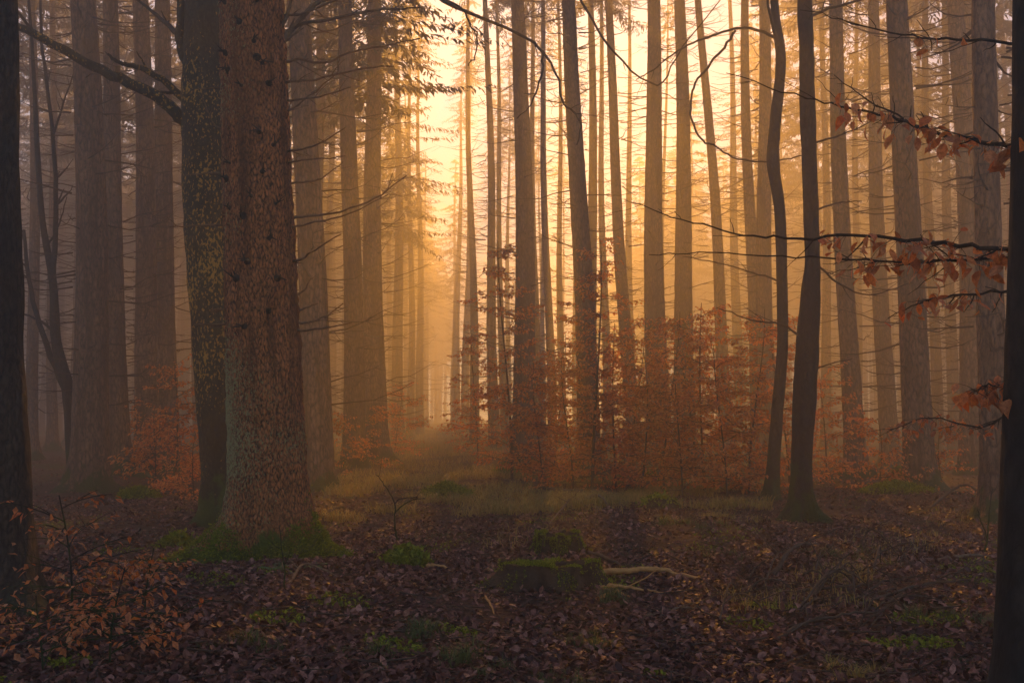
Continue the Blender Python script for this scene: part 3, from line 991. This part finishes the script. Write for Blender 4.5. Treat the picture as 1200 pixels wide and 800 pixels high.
# ------------------------------------------------------------------ beech saplings still holding copper leaves
def sapling_parts(seed, height, spread, branches, leaf=0.06, per=16):
    rs = np.random.default_rng(seed)
    st, br, lf = MB(), MB(), MB()
    n = 14
    s = np.linspace(0, 1, n)
    ax = np.stack((0.2 * height * np.sin(2.2 * s + rs.uniform(0, 6)) * s * .5, 0.10 * height * np.sin(1.9 * s + rs.uniform(0, 6)) * s * .5, height * s - 0.08), 1)
    st.tube(ax, 0.006 * height * (1 - 0.85 * s) + 0.003, 7)
    pos, yaw, pit, rol, sz = [], [], [], [], []

    def spray(p0, a, L, depth=0):
        k = 8
        q = np.linspace(0, 1, k)
        d = np.array((math.cos(a), math.sin(a), 0))
        nn = np.array((-d[1], d[0], 0))
        rise = rs.uniform(-0.05, 0.75)
        pts = p0 + np.outer(q * L, d) + np.outer(L * 0.12 * rs.normal() * q ** 2, nn)
        pts[:, 2] += L * (rise * q - 0.22 * q ** 2)
        br.tube(pts, (0.0045 if depth == 0 else 0.0028) * (0.5 + 0.5 * L) * (1 - 0.7 * q) + 0.001, 4, cap=False)
        m = int(per * L * (1.0 if depth == 0 else 1.5)) + 3
        for _ in range(m):
            w_ = rs.uniform(0.25, 1.0)
            i0 = min(k - 2, int(w_ * (k - 1)))
            f_ = w_ * (k - 1) - i0
            pp = pts[i0] * (1 - f_) + pts[i0 + 1] * f_ + np.array((rs.normal(0, .05), rs.normal(0, .05), rs.normal(-.012, .014)))
            pos.append(pp); yaw.append(a - math.pi / 2 + rs.normal(0, 0.9)); pit.append(rs.normal(-0.45, 0.45)); rol.append(rs.normal(0, .5)); sz.append(leaf * rs.uniform(.6, 1.2))
        if depth < 1:
            for side in (-1, 1, -1, 1):
                i0 = rs.integers(1, k - 2)
                spray(pts[i0], a + side * rs.uniform(0.4, 0.9), L * rs.uniform(0.3, 0.55), depth + 1)
    for b in range(branches):
        h = (0.08 + 0.9 * (b + rs.uniform(0, 1)) / branches)
        i0 = min(n - 2, int(h * (n - 1)))
        L = spread * (1.05 - 0.62 * h) * rs.uniform(0.55, 1.15) + 0.12
        spray(ax[i0], rs.uniform(0, 6.28), L)
    leaves(lf, pos, np.array(sz), np.array(yaw), np.array(pit), np.array(rol), fine=False)
    return st, br, lf


SAP = []
for k, (h, sp, nb, lf) in enumerate(((2.7, 1.15, 42, .085), (3.6, 1.2, 50, .085), (1.5, 0.9, 28, .08), (5.1, 1.35, 60, .085), (2.8, 1.4, 44, .085))):
    st, br, lv = sapling_parts(500 + k, h, sp, int(nb * .8), lf, 19)
    SAP.append((hide_mesh(st.build('stem', M_TWIG)), hide_mesh(br.build('twigs', M_TWIG)), hide_mesh(lv.build('leaves', M_BEECHLEAF, smooth=False))))


def sapling(u, v, kind, scale, label, group='copper-leaved beech saplings'):
    g_ = on_ground(u, v)
    o = thing('beech_sapling', g_, label, 'sapling', group, (0, 0, random.uniform(0, 6.28)))
    o.scale = (scale, scale, scale)
    for nm, me in zip(('stem', 'twigs', 'leaves'), SAP[kind]):
        child(nm, me, o)
    return o


for (u, v, k, s, lab) in (
        (205, 560, 0, 1.0, 'copper beech bush before the two brown spruces left of the lichen-flecked trunk'),
        (182, 575, 2, 1.0, 'low copper beech bush at the foot of the larger one on the left'),
        (160, 552, 2, 1.0, 'small copper beech bush right of the thick red-brown spruce'),
        (228, 578, 2, 0.9, 'low copper beech bush against the lichen-flecked trunk'),
        (400, 550, 2, 1.05, 'copper sapling at the foot of the golden spruce left of the path'),
        (432, 541, 2, 1.1, 'copper sapling between the two spruces on the left path edge'),
        (462, 532, 4, 0.9, 'copper sapling leaning into the path from its left edge'),
        (600, 545, 3, 1.05, 'tall copper sapling before the thick dark middle spruce'),
        (636, 549, 0, 1.0, 'copper sapling between the two thick middle spruces'),
        (672, 553, 4, 1.0, 'wide copper sapling at the foot of the thick golden spruce'),
        (694, 556, 3, 1.0, 'tallest copper sapling, climbing before the thick golden spruce'),
        (722, 552, 1, 0.95, 'copper sapling right of the tallest one'),
        (752, 560, 0, 1.0, 'bushy copper sapling before the left one of the broad pale spruces'),
        (778, 556, 1, 1.0, 'upright copper sapling between the broad pale spruces'),
        (800, 564, 4, 0.9, 'wide copper sapling before the right one of the broad pale spruces'),
        (826, 560, 1, 1.0, 'copper sapling right of the broad pale spruces'),
        (852, 568, 0, 1.0, 'copper sapling left of the thin curved dark stem'),
        (878, 562, 1, 0.95, 'copper sapling tight behind the thin curved dark stem'),
        (650, 536, 1, 1.0, 'copper sapling farther back between the two thick middle spruces'),
        (740, 538, 1, 1.1, 'copper sapling farther back beside the left-leaning spruce'),
        (815, 540, 1, 1.1, 'copper sapling farther back right of the broad pale spruces'),
        (925, 552, 1, 0.95, 'copper sapling between the thin curved stem and the mossy one'),
        (968, 548, 0, 0.9, 'sparse copper sapling right of the mossy dark stem'),
        (1030, 565, 2, 0.9, 'small copper sapling between the two mossy-footed spruces on the right'),
        (1105, 560, 2, 0.9, 'small copper sapling right of the thick reddish spruce'),
        (560, 534, 3, 0.85, 'slender copper sapling reaching over the path before the slim flared spruce')):
    sapling(u, v + (17 if u > 590 else 7), k, s, lab)


# near saplings at bottom left, with finer leaves
def near_sapling(u, v, height, spread, nb, seed, label, per=7):
    rs_seed = seed
    st, br, lf = sapling_parts(rs_seed, height, spread, nb, 0.055, per)
    g_ = on_ground(u, v)
    o = thing('beech_sapling', g_, label, 'sapling', 'copper-leaved beech saplings')
    st.build('stem', M_DARK, o)
    br.build('twigs', M_DARK, o)
    lf.build('leaves', M_NEARLEAF, o, smooth=False)


near_sapling(78, 775, 1.0, 0.5, 16, 71, 'thin twiggy sapling with sparse orange leaves beside the left edge trunk', 3)
near_sapling(130, 790, 0.62, 0.42, 14, 72, 'low leafy beech seedling at the bottom left', 6)
near_sapling(50, 800, 0.5, 0.4, 10, 73, 'low leafy beech seedling at the foot of the left edge trunk', 6)
near_sapling(170, 740, 0.55, 0.35, 9, 74, 'beech seedling before the mossy roots of the big spruce', 5)


# ------------------------------------------------------------------ stumps and mossy mounds
def stump(u, v, width, height_px, label, seed, roots, jag=0.02, mossy_side=True):
    g_ = on_ground(u, v)
    D = g_[1]
    R, Hh = 0.5 * width * D / F, height_px * D / F
    o = thing('tree_stump', g_, label, 'stump')
    rs = np.random.default_rng(seed)
    sides, K = 64, 18
    th = np.linspace(0, 2 * np.pi, sides, endpoint=False)

    def shell(scale, z0, z1, top_open):
        hs = np.linspace(z0, z1, K)
        V = np.zeros((K, sides, 3))
        for k, h in enumerate(hs):
            r = R * 0.86 * (1 + 0.12 * np.sin(5 * th + seed) + 0.10 * np.sin(9 * th + 2 * seed) + 0.04 * np.sin(14 * th))
            for (a, amp, hk, pw) in roots:
                r += R * amp * math.exp(-max(h, 0) / (hk * Hh)) * np.maximum(0, np.cos(th - a)) ** pw
            for q in range(sides):
                r[q] *= 1 + 0.10 * mnoise.noise(Vector((math.cos(th[q]) * 3, math.sin(th[q]) * 3, h * 7 + seed)))
            V[k, :, 0], V[k, :, 1] = scale * r * np.cos(th), 0.55 * scale * r * np.sin(th)
            zz = h * (1 + 0.04 * np.sin(2 * th + 1.0) + 0.03 * np.sin(3 * th + seed)) * (0.999 if h > 0 else 1) + (jag * np.sin(5 * th + seed) + jag * rs.normal(0, .5, sides)) * (k == K - 1)
            V[k, :, 2] = zz
        return V
    V = shell(1.0, -0.15, Hh, False)
    m_ = MB()
    i_, j_ = np.meshgrid(np.arange(K - 1), np.arange(sides), indexing='ij')
    i_, j_ = i_.ravel(), j_.ravel()
    j2 = (j_ + 1) % sides
    m_.add(V.reshape(-1, 3), np.stack((i_ * sides + j_, i_ * sides + j2, (i_ + 1) * sides + j2, (i_ + 1) * sides + j_), 1))
    m_.build('wood', M_ROT_WOOD, o)
    # cut top, a little sunk towards the middle
    m_ = MB()
    rings_ = [V[-1] * np.array((f_, f_, 1)) - np.array((0, 0, (1 - f_) * 0.03)) for f_ in (1.0, 0.8, 0.55, 0.3, 0.02)]
    VV = np.array(rings_)
    for k in range(1, 4):
        VV[k, :, 2] += rs.normal(0, 0.006, sides)
    i_, j_ = np.meshgrid(np.arange(4), np.arange(sides), indexing='ij')
    i_, j_ = i_.ravel(), j_.ravel()
    j2 = (j_ + 1) % sides
    m_.add(VV.reshape(-1, 3), np.stack((i_ * sides + j_, i_ * sides + j2, (i_ + 1) * sides + j2, (i_ + 1) * sides + j_), 1))
    m_.build('cut_top', M_ROT_WOOD, o)
    # moss: thousands of little tufts over top and shoulders, thinning down the sides
    pos, yaw, pit, rol, sz = [], [], [], [], []
    for _ in range(12000):
        if rs.uniform() < 0.45:
            q, f_ = rs.integers(0, sides), math.sqrt(rs.uniform(0, 1))
            p = V[-1][q] * np.array((f_, f_, 1))
            if mnoise.noise(Vector(p) * 6 + Vector((seed, 0, 0))) < -0.12:
                continue
        else:
            k, q = rs.integers(4, K), rs.integers(0, sides)
            p = V[k, q] * np.array((1.005, 1.005, 1))
            if mnoise.noise(Vector(p) * 7 + Vector((seed, 2, 0))) + 0.6 * (k / K) + 0.3 * math.sin(5 * th[q] + seed) + .25 * math.sin(9 * th[q] + 2 * seed) < 0.42:
                continue
        a = math.atan2(p[1], p[0]) - math.pi / 2
        pos.append(p + rs.normal(0, .006, 3)); yaw.append(a + rs.normal(0, 1)); pit.append(rs.uniform(0.2, 1.3)); rol.append(rs.normal(0, .8)); sz.append(rs.uniform(.01, .022))
    m_ = MB()
    leaves(m_, pos, np.array(sz), np.array(yaw), np.array(pit), np.array(rol), fine=False)
    m_.build('moss', M_MOSSTUFT, o, smooth=False)
    return o


stump(641, 688, 108, 27, 'broad flat mossy stump in the middle of the leaf litter', 1, ((3.5, .75, .55, 9), (4.0, .5, .5, 12), (5.1, .45, .5, 14), (0.1, .5, .5, 8), (1.5, .4, .4, 6)), jag=0.008)
stump(652, 653, 54, 20, 'dark rotten stump behind the broad mossy one', 2, ((0.2, .8, .4, 8), (2.6, .5, .4, 6), (4.4, .4, .4, 8)), jag=0.03)


def mound(name, u, v, width, height_px, label, cat, seed, mat=None, tufts=5000, group=None):
    g_ = on_ground(u, v)
    D = g_[1]
    R, Hh = 0.5 * width * D / F, height_px * D / F
    o = thing(name, g_, label, cat, group)
    m_ = MB()
    K, sides = 10, 36
    pts = []
    for k in range(K):
        f_ = k / (K - 1)
        for q in range(sides):
            a = 2 * math.pi * q / sides
            r = R * math.cos(f_ * math.pi / 2) ** 0.8 + 0.002
            z = Hh * math.sin(f_ * math.pi / 2) - 0.06 * (1 - f_)
            p = Vector((r * math.cos(a), 0.75 * r * math.sin(a), z))
            nn = mnoise.noise(Vector((p.x * 2.6, p.y * 2.6, p.z * 2 + seed)))
            p = p * (1 + 0.35 * nn)
            pts.append(p)
    i_, j_ = np.meshgrid(np.arange(K - 1), np.arange(sides), indexing='ij')
    i_, j_ = i_.ravel(), j_.ravel()
    j2 = (j_ + 1) % sides
    V = np.array([tuple(p) for p in pts])
    m_.add(V, np.stack((i_ * sides + j_, i_ * sides + j2, (i_ + 1) * sides + j2, (i_ + 1) * sides + j_), 1))
    m_.build('core', mat or M_ROT_WOOD, o)
    rs = np.random.default_rng(seed)
    idx = rs.integers(sides, len(V), tufts)
    pos = V[idx] + rs.normal(0, 0.03, (tufts, 3))
    m_ = MB()
    leaves(m_, pos, rs.uniform(.03, .07, tufts), rs.uniform(0, 6.28, tufts), rs.uniform(.1, 1.2, tufts), rs.normal(0, .7, tufts), fine=False)
    m_.build('moss', M_MOSSTUFT, o, smooth=False)


mound('mossy_stump', 524, 585, 62, 15, 'low moss-covered stump in the dry grass beside the path', 'stump', 11)
mound('moss_mound', 752, 566, 52, 14, 'mossy mound at the feet of the copper saplings', 'mound', 12)
mound('moss_mound', 592, 556, 40, 11, 'small mossy mound on the right edge of the path', 'mound', 13)
mound('mossy_boulder', 1053, 572, 22, 22, 'round mossy boulder beside the thick reddish spruce', 'boulder', 14)
mound('moss_mound', 1050, 583, 80, 8, 'flat moss cushion in front of the thick reddish spruce', 'mound', 15)
mound('moss_mound', 478, 664, 50, 11, 'mossy hump of root right of the big spruce', 'mound', 16)
mound('moss_mound', 207, 636, 36, 8, 'mossy hump left of the buttress roots', 'mound', 17, tufts=2500)
mound('moss_mound', 165, 584, 46, 9, 'mossy log end before the low copper bushes on the left', 'mound', 18)
mound('root_plate', 772, 606, 52, 13, 'dark rotten root plate on the leaf litter', 'root plate', 19, tufts=500)


# ------------------------------------------------------------------ fallen branches
def fallen(pts, width, label, mat, twigs=0, seed=0, lift=0.03, group=None, name='fallen_branch', taper=0.4):
    rs = np.random.default_rng(seed)
    g0 = on_ground(*pts[0])
    P = smooth_path([on_ground(u, v) for (u, v) in pts], len(pts) * 5)
    D = P[:, 1].mean()
    r = 0.5 * width * D / F
    P[:, 2] += r * 0.7 + lift * np.sin(np.linspace(0, 3.14, len(P))) + rs.normal(0, .006, len(P))
    o = thing(name, g0, label, 'branch', group)
    m_ = MB()
    L = P - g0
    rad = r * (1 - (1 - taper) * np.linspace(0, 1, len(P))) * (1 + rs.normal(0, .06, len(P)))
    m_.tube(L, rad, 9)
    m_.build('limb', mat, o)
    for _ in range(twigs):
        q = rs.integers(2, len(L) - 2)
        d = L[q + 1] - L[q - 1]
        d /= np.linalg.norm(d) + 1e-9
        n_ = np.array((-d[1], d[0], 0)) * rs.choice((-1, 1))
        ln = rs.uniform(.2, .6)
        s = np.linspace(0, 1, 6)[:, None]
        tp = L[q] + s * (d * .7 + n_ * .6 + np.array((0, 0, rs.uniform(0, .5)))) * ln + rs.normal(0, .015, (6, 3)) * s
        k = MB()
        k.tube(tp, rad[q] * .5 * (1 - .7 * s[:, 0]) + .001, 5)
        k.build('side_twig', mat, o)


fallen([(686, 686), (705, 681), (735, 682), (760, 680), (785, 679), (822, 683)], 9, 'thick bare orange branch lying right of the broad mossy stump', M_PALE_WOOD, 0, 1, 0.05)
fallen([(702, 690), (722, 692), (752, 694), (782, 694)], 5, 'pale straight stick just below the thick orange branch', M_PALE_WOOD, 1, 2)
fallen([(700, 702), (718, 699), (738, 698)], 5, 'short orange stick below the pale straight one', M_PALE_WOOD, 0, 3)
fallen([(748, 722), (780, 717), (806, 716), (835, 714)], 4, 'grey stick pointing right in the litter below the orange branch', M_PALE_TWIG, 1, 4)
fallen([(690, 655), (715, 664), (742, 680)], 6, 'dark root-like branch running down from the rear stump', M_TWIG, 2, 5)
fallen([(905, 680), (932, 668), (960, 648)], 6, 'grey branch propped upward at the left of the brush pile', M_TWIG, 2, 6, .12)
fallen([(1008, 714), (1060, 708), (1110, 702), (1176, 694)], 5, 'long straight pole running to the black trunk at the right', M_TWIG, 2, 7)
fallen([(1098, 667), (1130, 666), (1178, 663)], 6, 'pale straight pole behind the long one near the right edge', M_PALE_TWIG, 0, 8)
fallen([(905, 750), (950, 736), (1000, 730), (1040, 722)], 5, 'crooked branch curving below the brush pile', M_TWIG, 3, 9, .06)
fallen([(950, 705), (975, 695), (1000, 690)], 4, 'short grey branch on top of the brush pile', M_TWIG, 2, 10, .12)
fallen([(930, 698), (990, 704), (1030, 699)], 4, 'flat brown branch through the middle of the brush pile', M_TWIG, 3, 11, .06)
fallen([(1020, 710), (1034, 722), (1048, 738)], 3, 'short pale stick leaning across the long pole', M_PALE_WOOD, 0, 12, .02)
fallen([(862, 776), (885, 777), (902, 778)], 3, 'short straw-coloured stick at the bottom right of the litter', M_PALE_WOOD, 0, 13)
fallen([(965, 785), (975, 781), (990, 779)], 3, 'short pale stick near the bottom edge under the brush pile', M_PALE_WOOD, 0, 14)
fallen([(690, 603), (672, 598), (660, 608), (640, 626)], 4, 'thin bent branch above the rear stump', M_PALE_TWIG, 3, 15, .1)
fallen([(676, 600), (696, 596), (706, 598), (712, 604)], 5, 'pale broken branch on the dry grass left of the root plate', M_PALE_TWIG, 0, 16, .1)
fallen([(622, 570), (655, 578), (690, 580), (700, 584)], 4, 'dark branch lying in the dry grass behind the rear stump', M_TWIG, 3, 17, .08)
fallen([(855, 600), (885, 592), (920, 594)], 4, 'thin dark branch at the foot of the mossy dark stem', M_TWIG, 3, 18, .06)
fallen([(1090, 600), (1130, 590), (1160, 596)], 4, 'arched thin branch before the dim spruce at the right edge', M_TWIG, 3, 19, .2)
fallen([(496, 584), (480, 588), (470, 594)], 8, 'short log sticking out of the low mossy stump', M_ROT_WOOD, 0, 20, .02)
fallen([(500, 666), (515, 668), (530, 671)], 5, 'pale splinter at the end of the mossy root hump', M_PALE_WOOD, 0, 21)
fallen([(380, 604), (392, 600), (404, 592)], 6, 'broken stub of branch right of the big spruce foot', M_TWIG, 1, 22, .1)
fallen([(338, 695), (348, 682), (358, 676), (380, 681), (405, 688)], 4, 'dry hooked twig before the big spruce', M_PALE_TWIG, 2, 23, .06)
fallen([(180, 692), (205, 690), (228, 689)], 3, 'pale twig lying left of the buttress roots', M_PALE_TWIG, 0, 24)
fallen([(490, 716), (530, 700), (560, 695), (600, 690)], 2.5, 'thin wiry twig running up to the broad mossy stump', M_TWIG, 2, 25)
fallen([(566, 700), (572, 708), (579, 716)], 3.5, 'short pale splinter before the broad mossy stump', M_PALE_WOOD, 0, 26)
fallen([(740, 570), (735, 576), (728, 584)], 5, 'short dark branch leaning at the copper saplings', M_TWIG, 1, 27, .15)
rs = np.random.default_rng(55)
BR = []
for k in range(26):
    u, v = rs.normal(960, 55), rs.normal(705, 17)
    a, L = rs.normal(0.1, .6), rs.uniform(30, 90)
    pts = [(u, v), (u + .5 * L * math.cos(a) + rs.normal(0, 4), v - .22 * L * math.sin(a) + rs.normal(0, 2)), (u + L * math.cos(a), v - .4 * L * math.sin(a))]
    fallen(pts, rs.uniform(1.6, 3.6), 'thin dead brushwood twig heaped in the loose pile on the right', M_TWIG, 2, 60 + k, rs.uniform(.02, .22), 'brushwood twigs of the pile', 'brushwood_twig')


# bare standing seedling left of the middle
def bare_seedling(pts_list, v_base, label, seed):
    D = depth_of(v_base)
    g_ = on_ground(pts_list[0][0][0], v_base)
    o = thing('bare_seedling', g_, label, 'seedling')
    inv = Matrix.Translation(-Vector(g_))
    for k, pts in enumerate(pts_list):
        branch_px(inv, pts, D, 2.6 if k == 0 else 1.8, 0.9, 'stem' if k == 0 else 'twig', M_DARK, o, jitter=.004, twigs=2, seed=seed + k)


bare_seedling([[(466, 632), (462, 610), (463, 590), (452, 570), (441, 556)], [(463, 590), (470, 584), (490, 582)], [(463, 600), (480, 587), (499, 583)]], 632, 'bare thin forked seedling standing left of the low mossy stump', 81)
bare_seedling([[(333, 700), (334, 680), (331, 650), (327, 615)]], 700, 'single bare shoot before the big spruce roots', 85)
bare_seedling([[(1152, 655), (1157, 630), (1160, 595), (1163, 570)], [(1157, 630), (1150, 610), (1146, 596)]], 655, 'bare twisted shoot beside the dim spruce at the right edge', 87)


# ------------------------------------------------------------------ ferns, grass, litter
def fern(u, v, n, size, label, seed):
    g_ = on_ground(u, v)
    o = thing('fern', g_, label, 'fern', 'small ferns at the big spruce')
    rs_ = np.random.default_rng(seed)
    for f_ in range(n):
        a = rs_.uniform(-2.6, -0.4) if f_ % 2 else rs_.uniform(-.6, 3.4)
        s = np.linspace(0, 1, 12)
        d = np.array((math.cos(a), math.sin(a), 0))
        L = size * rs_.uniform(.7, 1.1)
        pts = np.outer(s * L * .9, d)
        pts[:, 2] = L * (0.7 * s - 0.75 * s ** 2)
        m_ = MB()
        m_.tube(pts, .003 * (1 - .7 * s), 4)
        pos, yaw, sz = [], [], []
        for q in range(2, 12):
            for side in (-1, 1):
                pos.append(pts[q]); yaw.append(a - math.pi / 2 + side * 1.2); sz.append(L * .28 * (1.05 - s[q]))
        k = len(pos)
        leaves(m_, pos, np.array(sz), np.array(yaw), np.full(k, -.2), np.zeros(k), fine=False)
        m_.build('frond', M_FERN, o)


fern(320, 674, 6, .28, 'small pale fern at the front of the mossy roots', 1)
fern(368, 672, 6, .26, 'small bluish fern at the right side of the mossy roots', 2)


def blades(m_, x, y, h, wd, rs_, lean=.35, z0=None):
    n = len(x)
    a = rs_.uniform(0, 6.28, n)
    ln = np.abs(rs_.normal(lean, .25, n)) * h
    dx, dy = np.cos(a) * ln, np.sin(a) * ln
    z = gz(x, y) - .01
    px, py = -np.sin(a) * wd, np.cos(a) * wd
    V = np.zeros((n, 5, 3))
    V[:, 0] = np.stack((x - px, y - py, z), 1)
    V[:, 1] = np.stack((x + px, y + py, z), 1)
    V[:, 2] = np.stack((x + px * .7 + dx * .4, y + py * .7 + dy * .4, z + h * .6), 1)
    V[:, 3] = np.stack((x - px * .7 + dx * .4, y - py * .7 + dy * .4, z + h * .6), 1)
    V[:, 4] = np.stack((x + dx, y + dy, z + h * np.where(ln > .5 * h, .75, .98)), 1)
    b = (np.arange(n) * 5)[:, None]
    k0 = m_.n
    m_.v.append(V.reshape(-1, 3))
    m_.f.append(np.concatenate((b, b + 1, b + 2, b + 3), 1) + k0)
    m_.f.append(np.concatenate((b + 3, b + 2, b + 4), 1) + k0)
    m_.n += n * 5


def scatter_px(n, u0, u1, v0, v1, rs_, mask=None):
    """random ground points whose picture positions fill the box evenly"""
    u, v = rs_.uniform(u0, u1, n), rs_.uniform(v0, v1, n)
    a, b = (u - 600.0) / F, (400.0 - v) / F
    t_ = -CAM_H / (SP + b * CP)
    x, y = a * t_, (CP - b * SP) * t_
    if mask is not None:
        k = mask(x, y)
        x, y = x[k], y[k]
    return x, y


def patchy(x, y, f=1.0, thr=0.0, ph=0.0):
    return (np.sin(f * x + ph) * np.sin(f * .8 * y + 1.3 * ph) + .6 * np.sin(2.1 * f * x - 1.3 * f * y + ph) + .4 * np.sin(3.7 * f * y + 2.9 * f * x)) > thr


rs = np.random.default_rng(91)
m_ = MB()
x, y = scatter_px(52000, 380, 905, 528, 606, rs, lambda x, y: patchy(x, y, 1.0, -0.1, 1.0) & (patchy(x, y, 2.7, -0.5, 4.0) | (rs.uniform(0, 1, len(x)) < .35)))
blades(m_, x, y, rs.uniform(.08, .26, len(x)), .0035 + .0002 * y, rs, .85)
x, y = scatter_px(6000, 470, 580, 504, 532, rs)
blades(m_, x, y, rs.uniform(.1, .3, len(x)), .004 + .0003 * y, rs, .5)
x, y = scatter_px(5000, 560, 1150, 600, 720, rs, lambda x, y: patchy(x, y, 1.3, .75, 2.2))
blades(m_, x, y, rs.uniform(.05, .15, len(x)), .0035 + .0001 * y, rs, .6)
tag(m_.build('grass', M_GOLDGRASS, smooth=False), 'dry golden grass over the clearing at the mouth of the path', 'grass', kind='stuff')

for k, (u, v, wpx, dens, lab) in enumerate((
        (545, 779, 46, 260, 'dark green grass tuft at the bottom edge, left of centre'), (702, 748, 34, 240, 'dark green grass tuft in the litter below the orange branch'),
        (300, 764, 40, 220, 'bright mossy grass patch before the big spruce, lower left'), (640, 790, 60, 300, 'wide green grass patch at the bottom edge, under the mossy stump'),
        (792, 626, 52, 420, 'pale green grass patch right of the rear stump'), (975, 662, 56, 420, 'green grass patch behind the brush pile'),
        (1118, 735, 80, 420, 'wide dark grass patch before the black trunk at the right'), (490, 748, 44, 240, 'grass tuft on the left of the foreground litter'),
        (720, 700, 24, 130, 'small grass tuft under the sticks beside the stump'), (1005, 795, 40, 160, 'dry straw tuft at the bottom edge on the right'),
        (845, 618, 60, 380, 'yellowish grass patch before the thin curved dark stem'), (440, 775, 40, 220, 'low grass tuft at the bottom, left of the dark green one'),
        (858, 660, 36, 200, 'thin grass tuft left of the brush pile'), (1010, 684, 60, 300, 'straw-coloured grass patch on the right end of the brush pile'))):
    rs_ = np.random.default_rng(700 + k)
    g_ = on_ground(u, v)
    R = .5 * wpx * g_[1] / F
    n = dens * 2
    a, r = rs_.uniform(0, 6.28, n), R * np.abs(rs_.normal(0, .34, n))
    sub = rs_.normal(0, .75, (7, 2)) * R
    sub[0] = 0
    pick = np.minimum((7 * rs_.uniform(0, 1, n) ** 1.6).astype(int), 6)
    x, y = g_[0] + 1.3 * sub[pick, 0] + r * np.cos(a), g_[1] + 1.8 * sub[pick, 1] + 1.5 * r * np.sin(a)
    m_ = MB()
    blades(m_, x, y, rs_.uniform(.03, .13, n) * rs_.uniform(.6, 1.3, 7)[pick], np.full(n, .0026), rs_, .8)
    o = thing('grass_tuft', g_, lab, 'grass tuft', 'grass tufts on the forest floor')
    m_.v = [vv - g_ for vv in m_.v]
    m_.build('blades', M_GOLDGRASS if 'straw' in lab or 'yellowish' in lab else M_GREENGRASS, o, smooth=False)

# fallen leaves
rs = np.random.default_rng(17)
m_ = MB()


def litter(n, u0, u1, v0, v1, size, fine=True):
    x, y = scatter_px(n, u0, u1, v0, v1, rs)
    keep = (~patchy(x, y, 1.9, 1.0, .4) & patchy(x, y, 1.1, -0.9, 3.0)) | (rs.uniform(0, 1, len(x)) < 0.3)
    x, y = x[keep], y[keep]
    k = len(x)
    z = gz(x, y) + rs.uniform(.002, .03, k)
    leaves(m_, np.stack((x, y, z), 1), size * (.38 + .95 * rs.uniform(0, 1, k) ** 1.4), rs.uniform(0, 6.28, k), rs.normal(0, .42, k), rs.normal(0, .5, k), fine)


litter(48000, -60, 1260, 660, 860, .056)
litter(56000, -60, 1260, 580, 690, .06)
litter(15000, -60, 1260, 535, 600, .075, False)
tag(m_.build('leaf_litter', M_LITTER, smooth=False), 'brown fallen beech leaves covering the forest floor', 'leaf litter', kind='stuff')

# loose twigs in the litter
m_ = MB()
x, y = scatter_px(900, -40, 1240, 560, 830, rs)
for q in range(len(x)):
    a, L = rs.uniform(0, 6.28), rs.uniform(.08, .45)
    s = np.linspace(-.5, .5, 4)
    p = np.stack((x[q] + s * L * math.cos(a) + rs.normal(0, .012, 4), y[q] + s * L * math.sin(a) + rs.normal(0, .012, 4), np.zeros(4)), 1)
    p[:, 2] = gz(p[:, 0], p[:, 1]) + .015 + rs.uniform(0, .05) * (s + .5)
    m_.tube(p, rs.uniform(.002, .006), 4)
tag(m_.build('twig_litter', M_TWIG), 'small dead twigs strewn over the leaves', 'twig litter', kind='stuff')

# moss growing flat between the leaves
m_ = MB()
x, y = scatter_px(90000, -40, 1240, 560, 830, rs, lambda x, y: patchy(x, y, 1.9, 1.0, .4))
k = len(x)
z = gz(x, y) + rs.uniform(.0, .035, k)
leaves(m_, np.stack((x, y, z), 1), rs.uniform(.015, .04, k), rs.uniform(0, 6.28, k), rs.uniform(.1, 1.1, k), rs.normal(0, .5, k), False)
tag(m_.build('ground_moss', M_MOSSTUFT, smooth=False), 'green moss growing in patches between the fallen leaves', 'moss', kind='stuff')
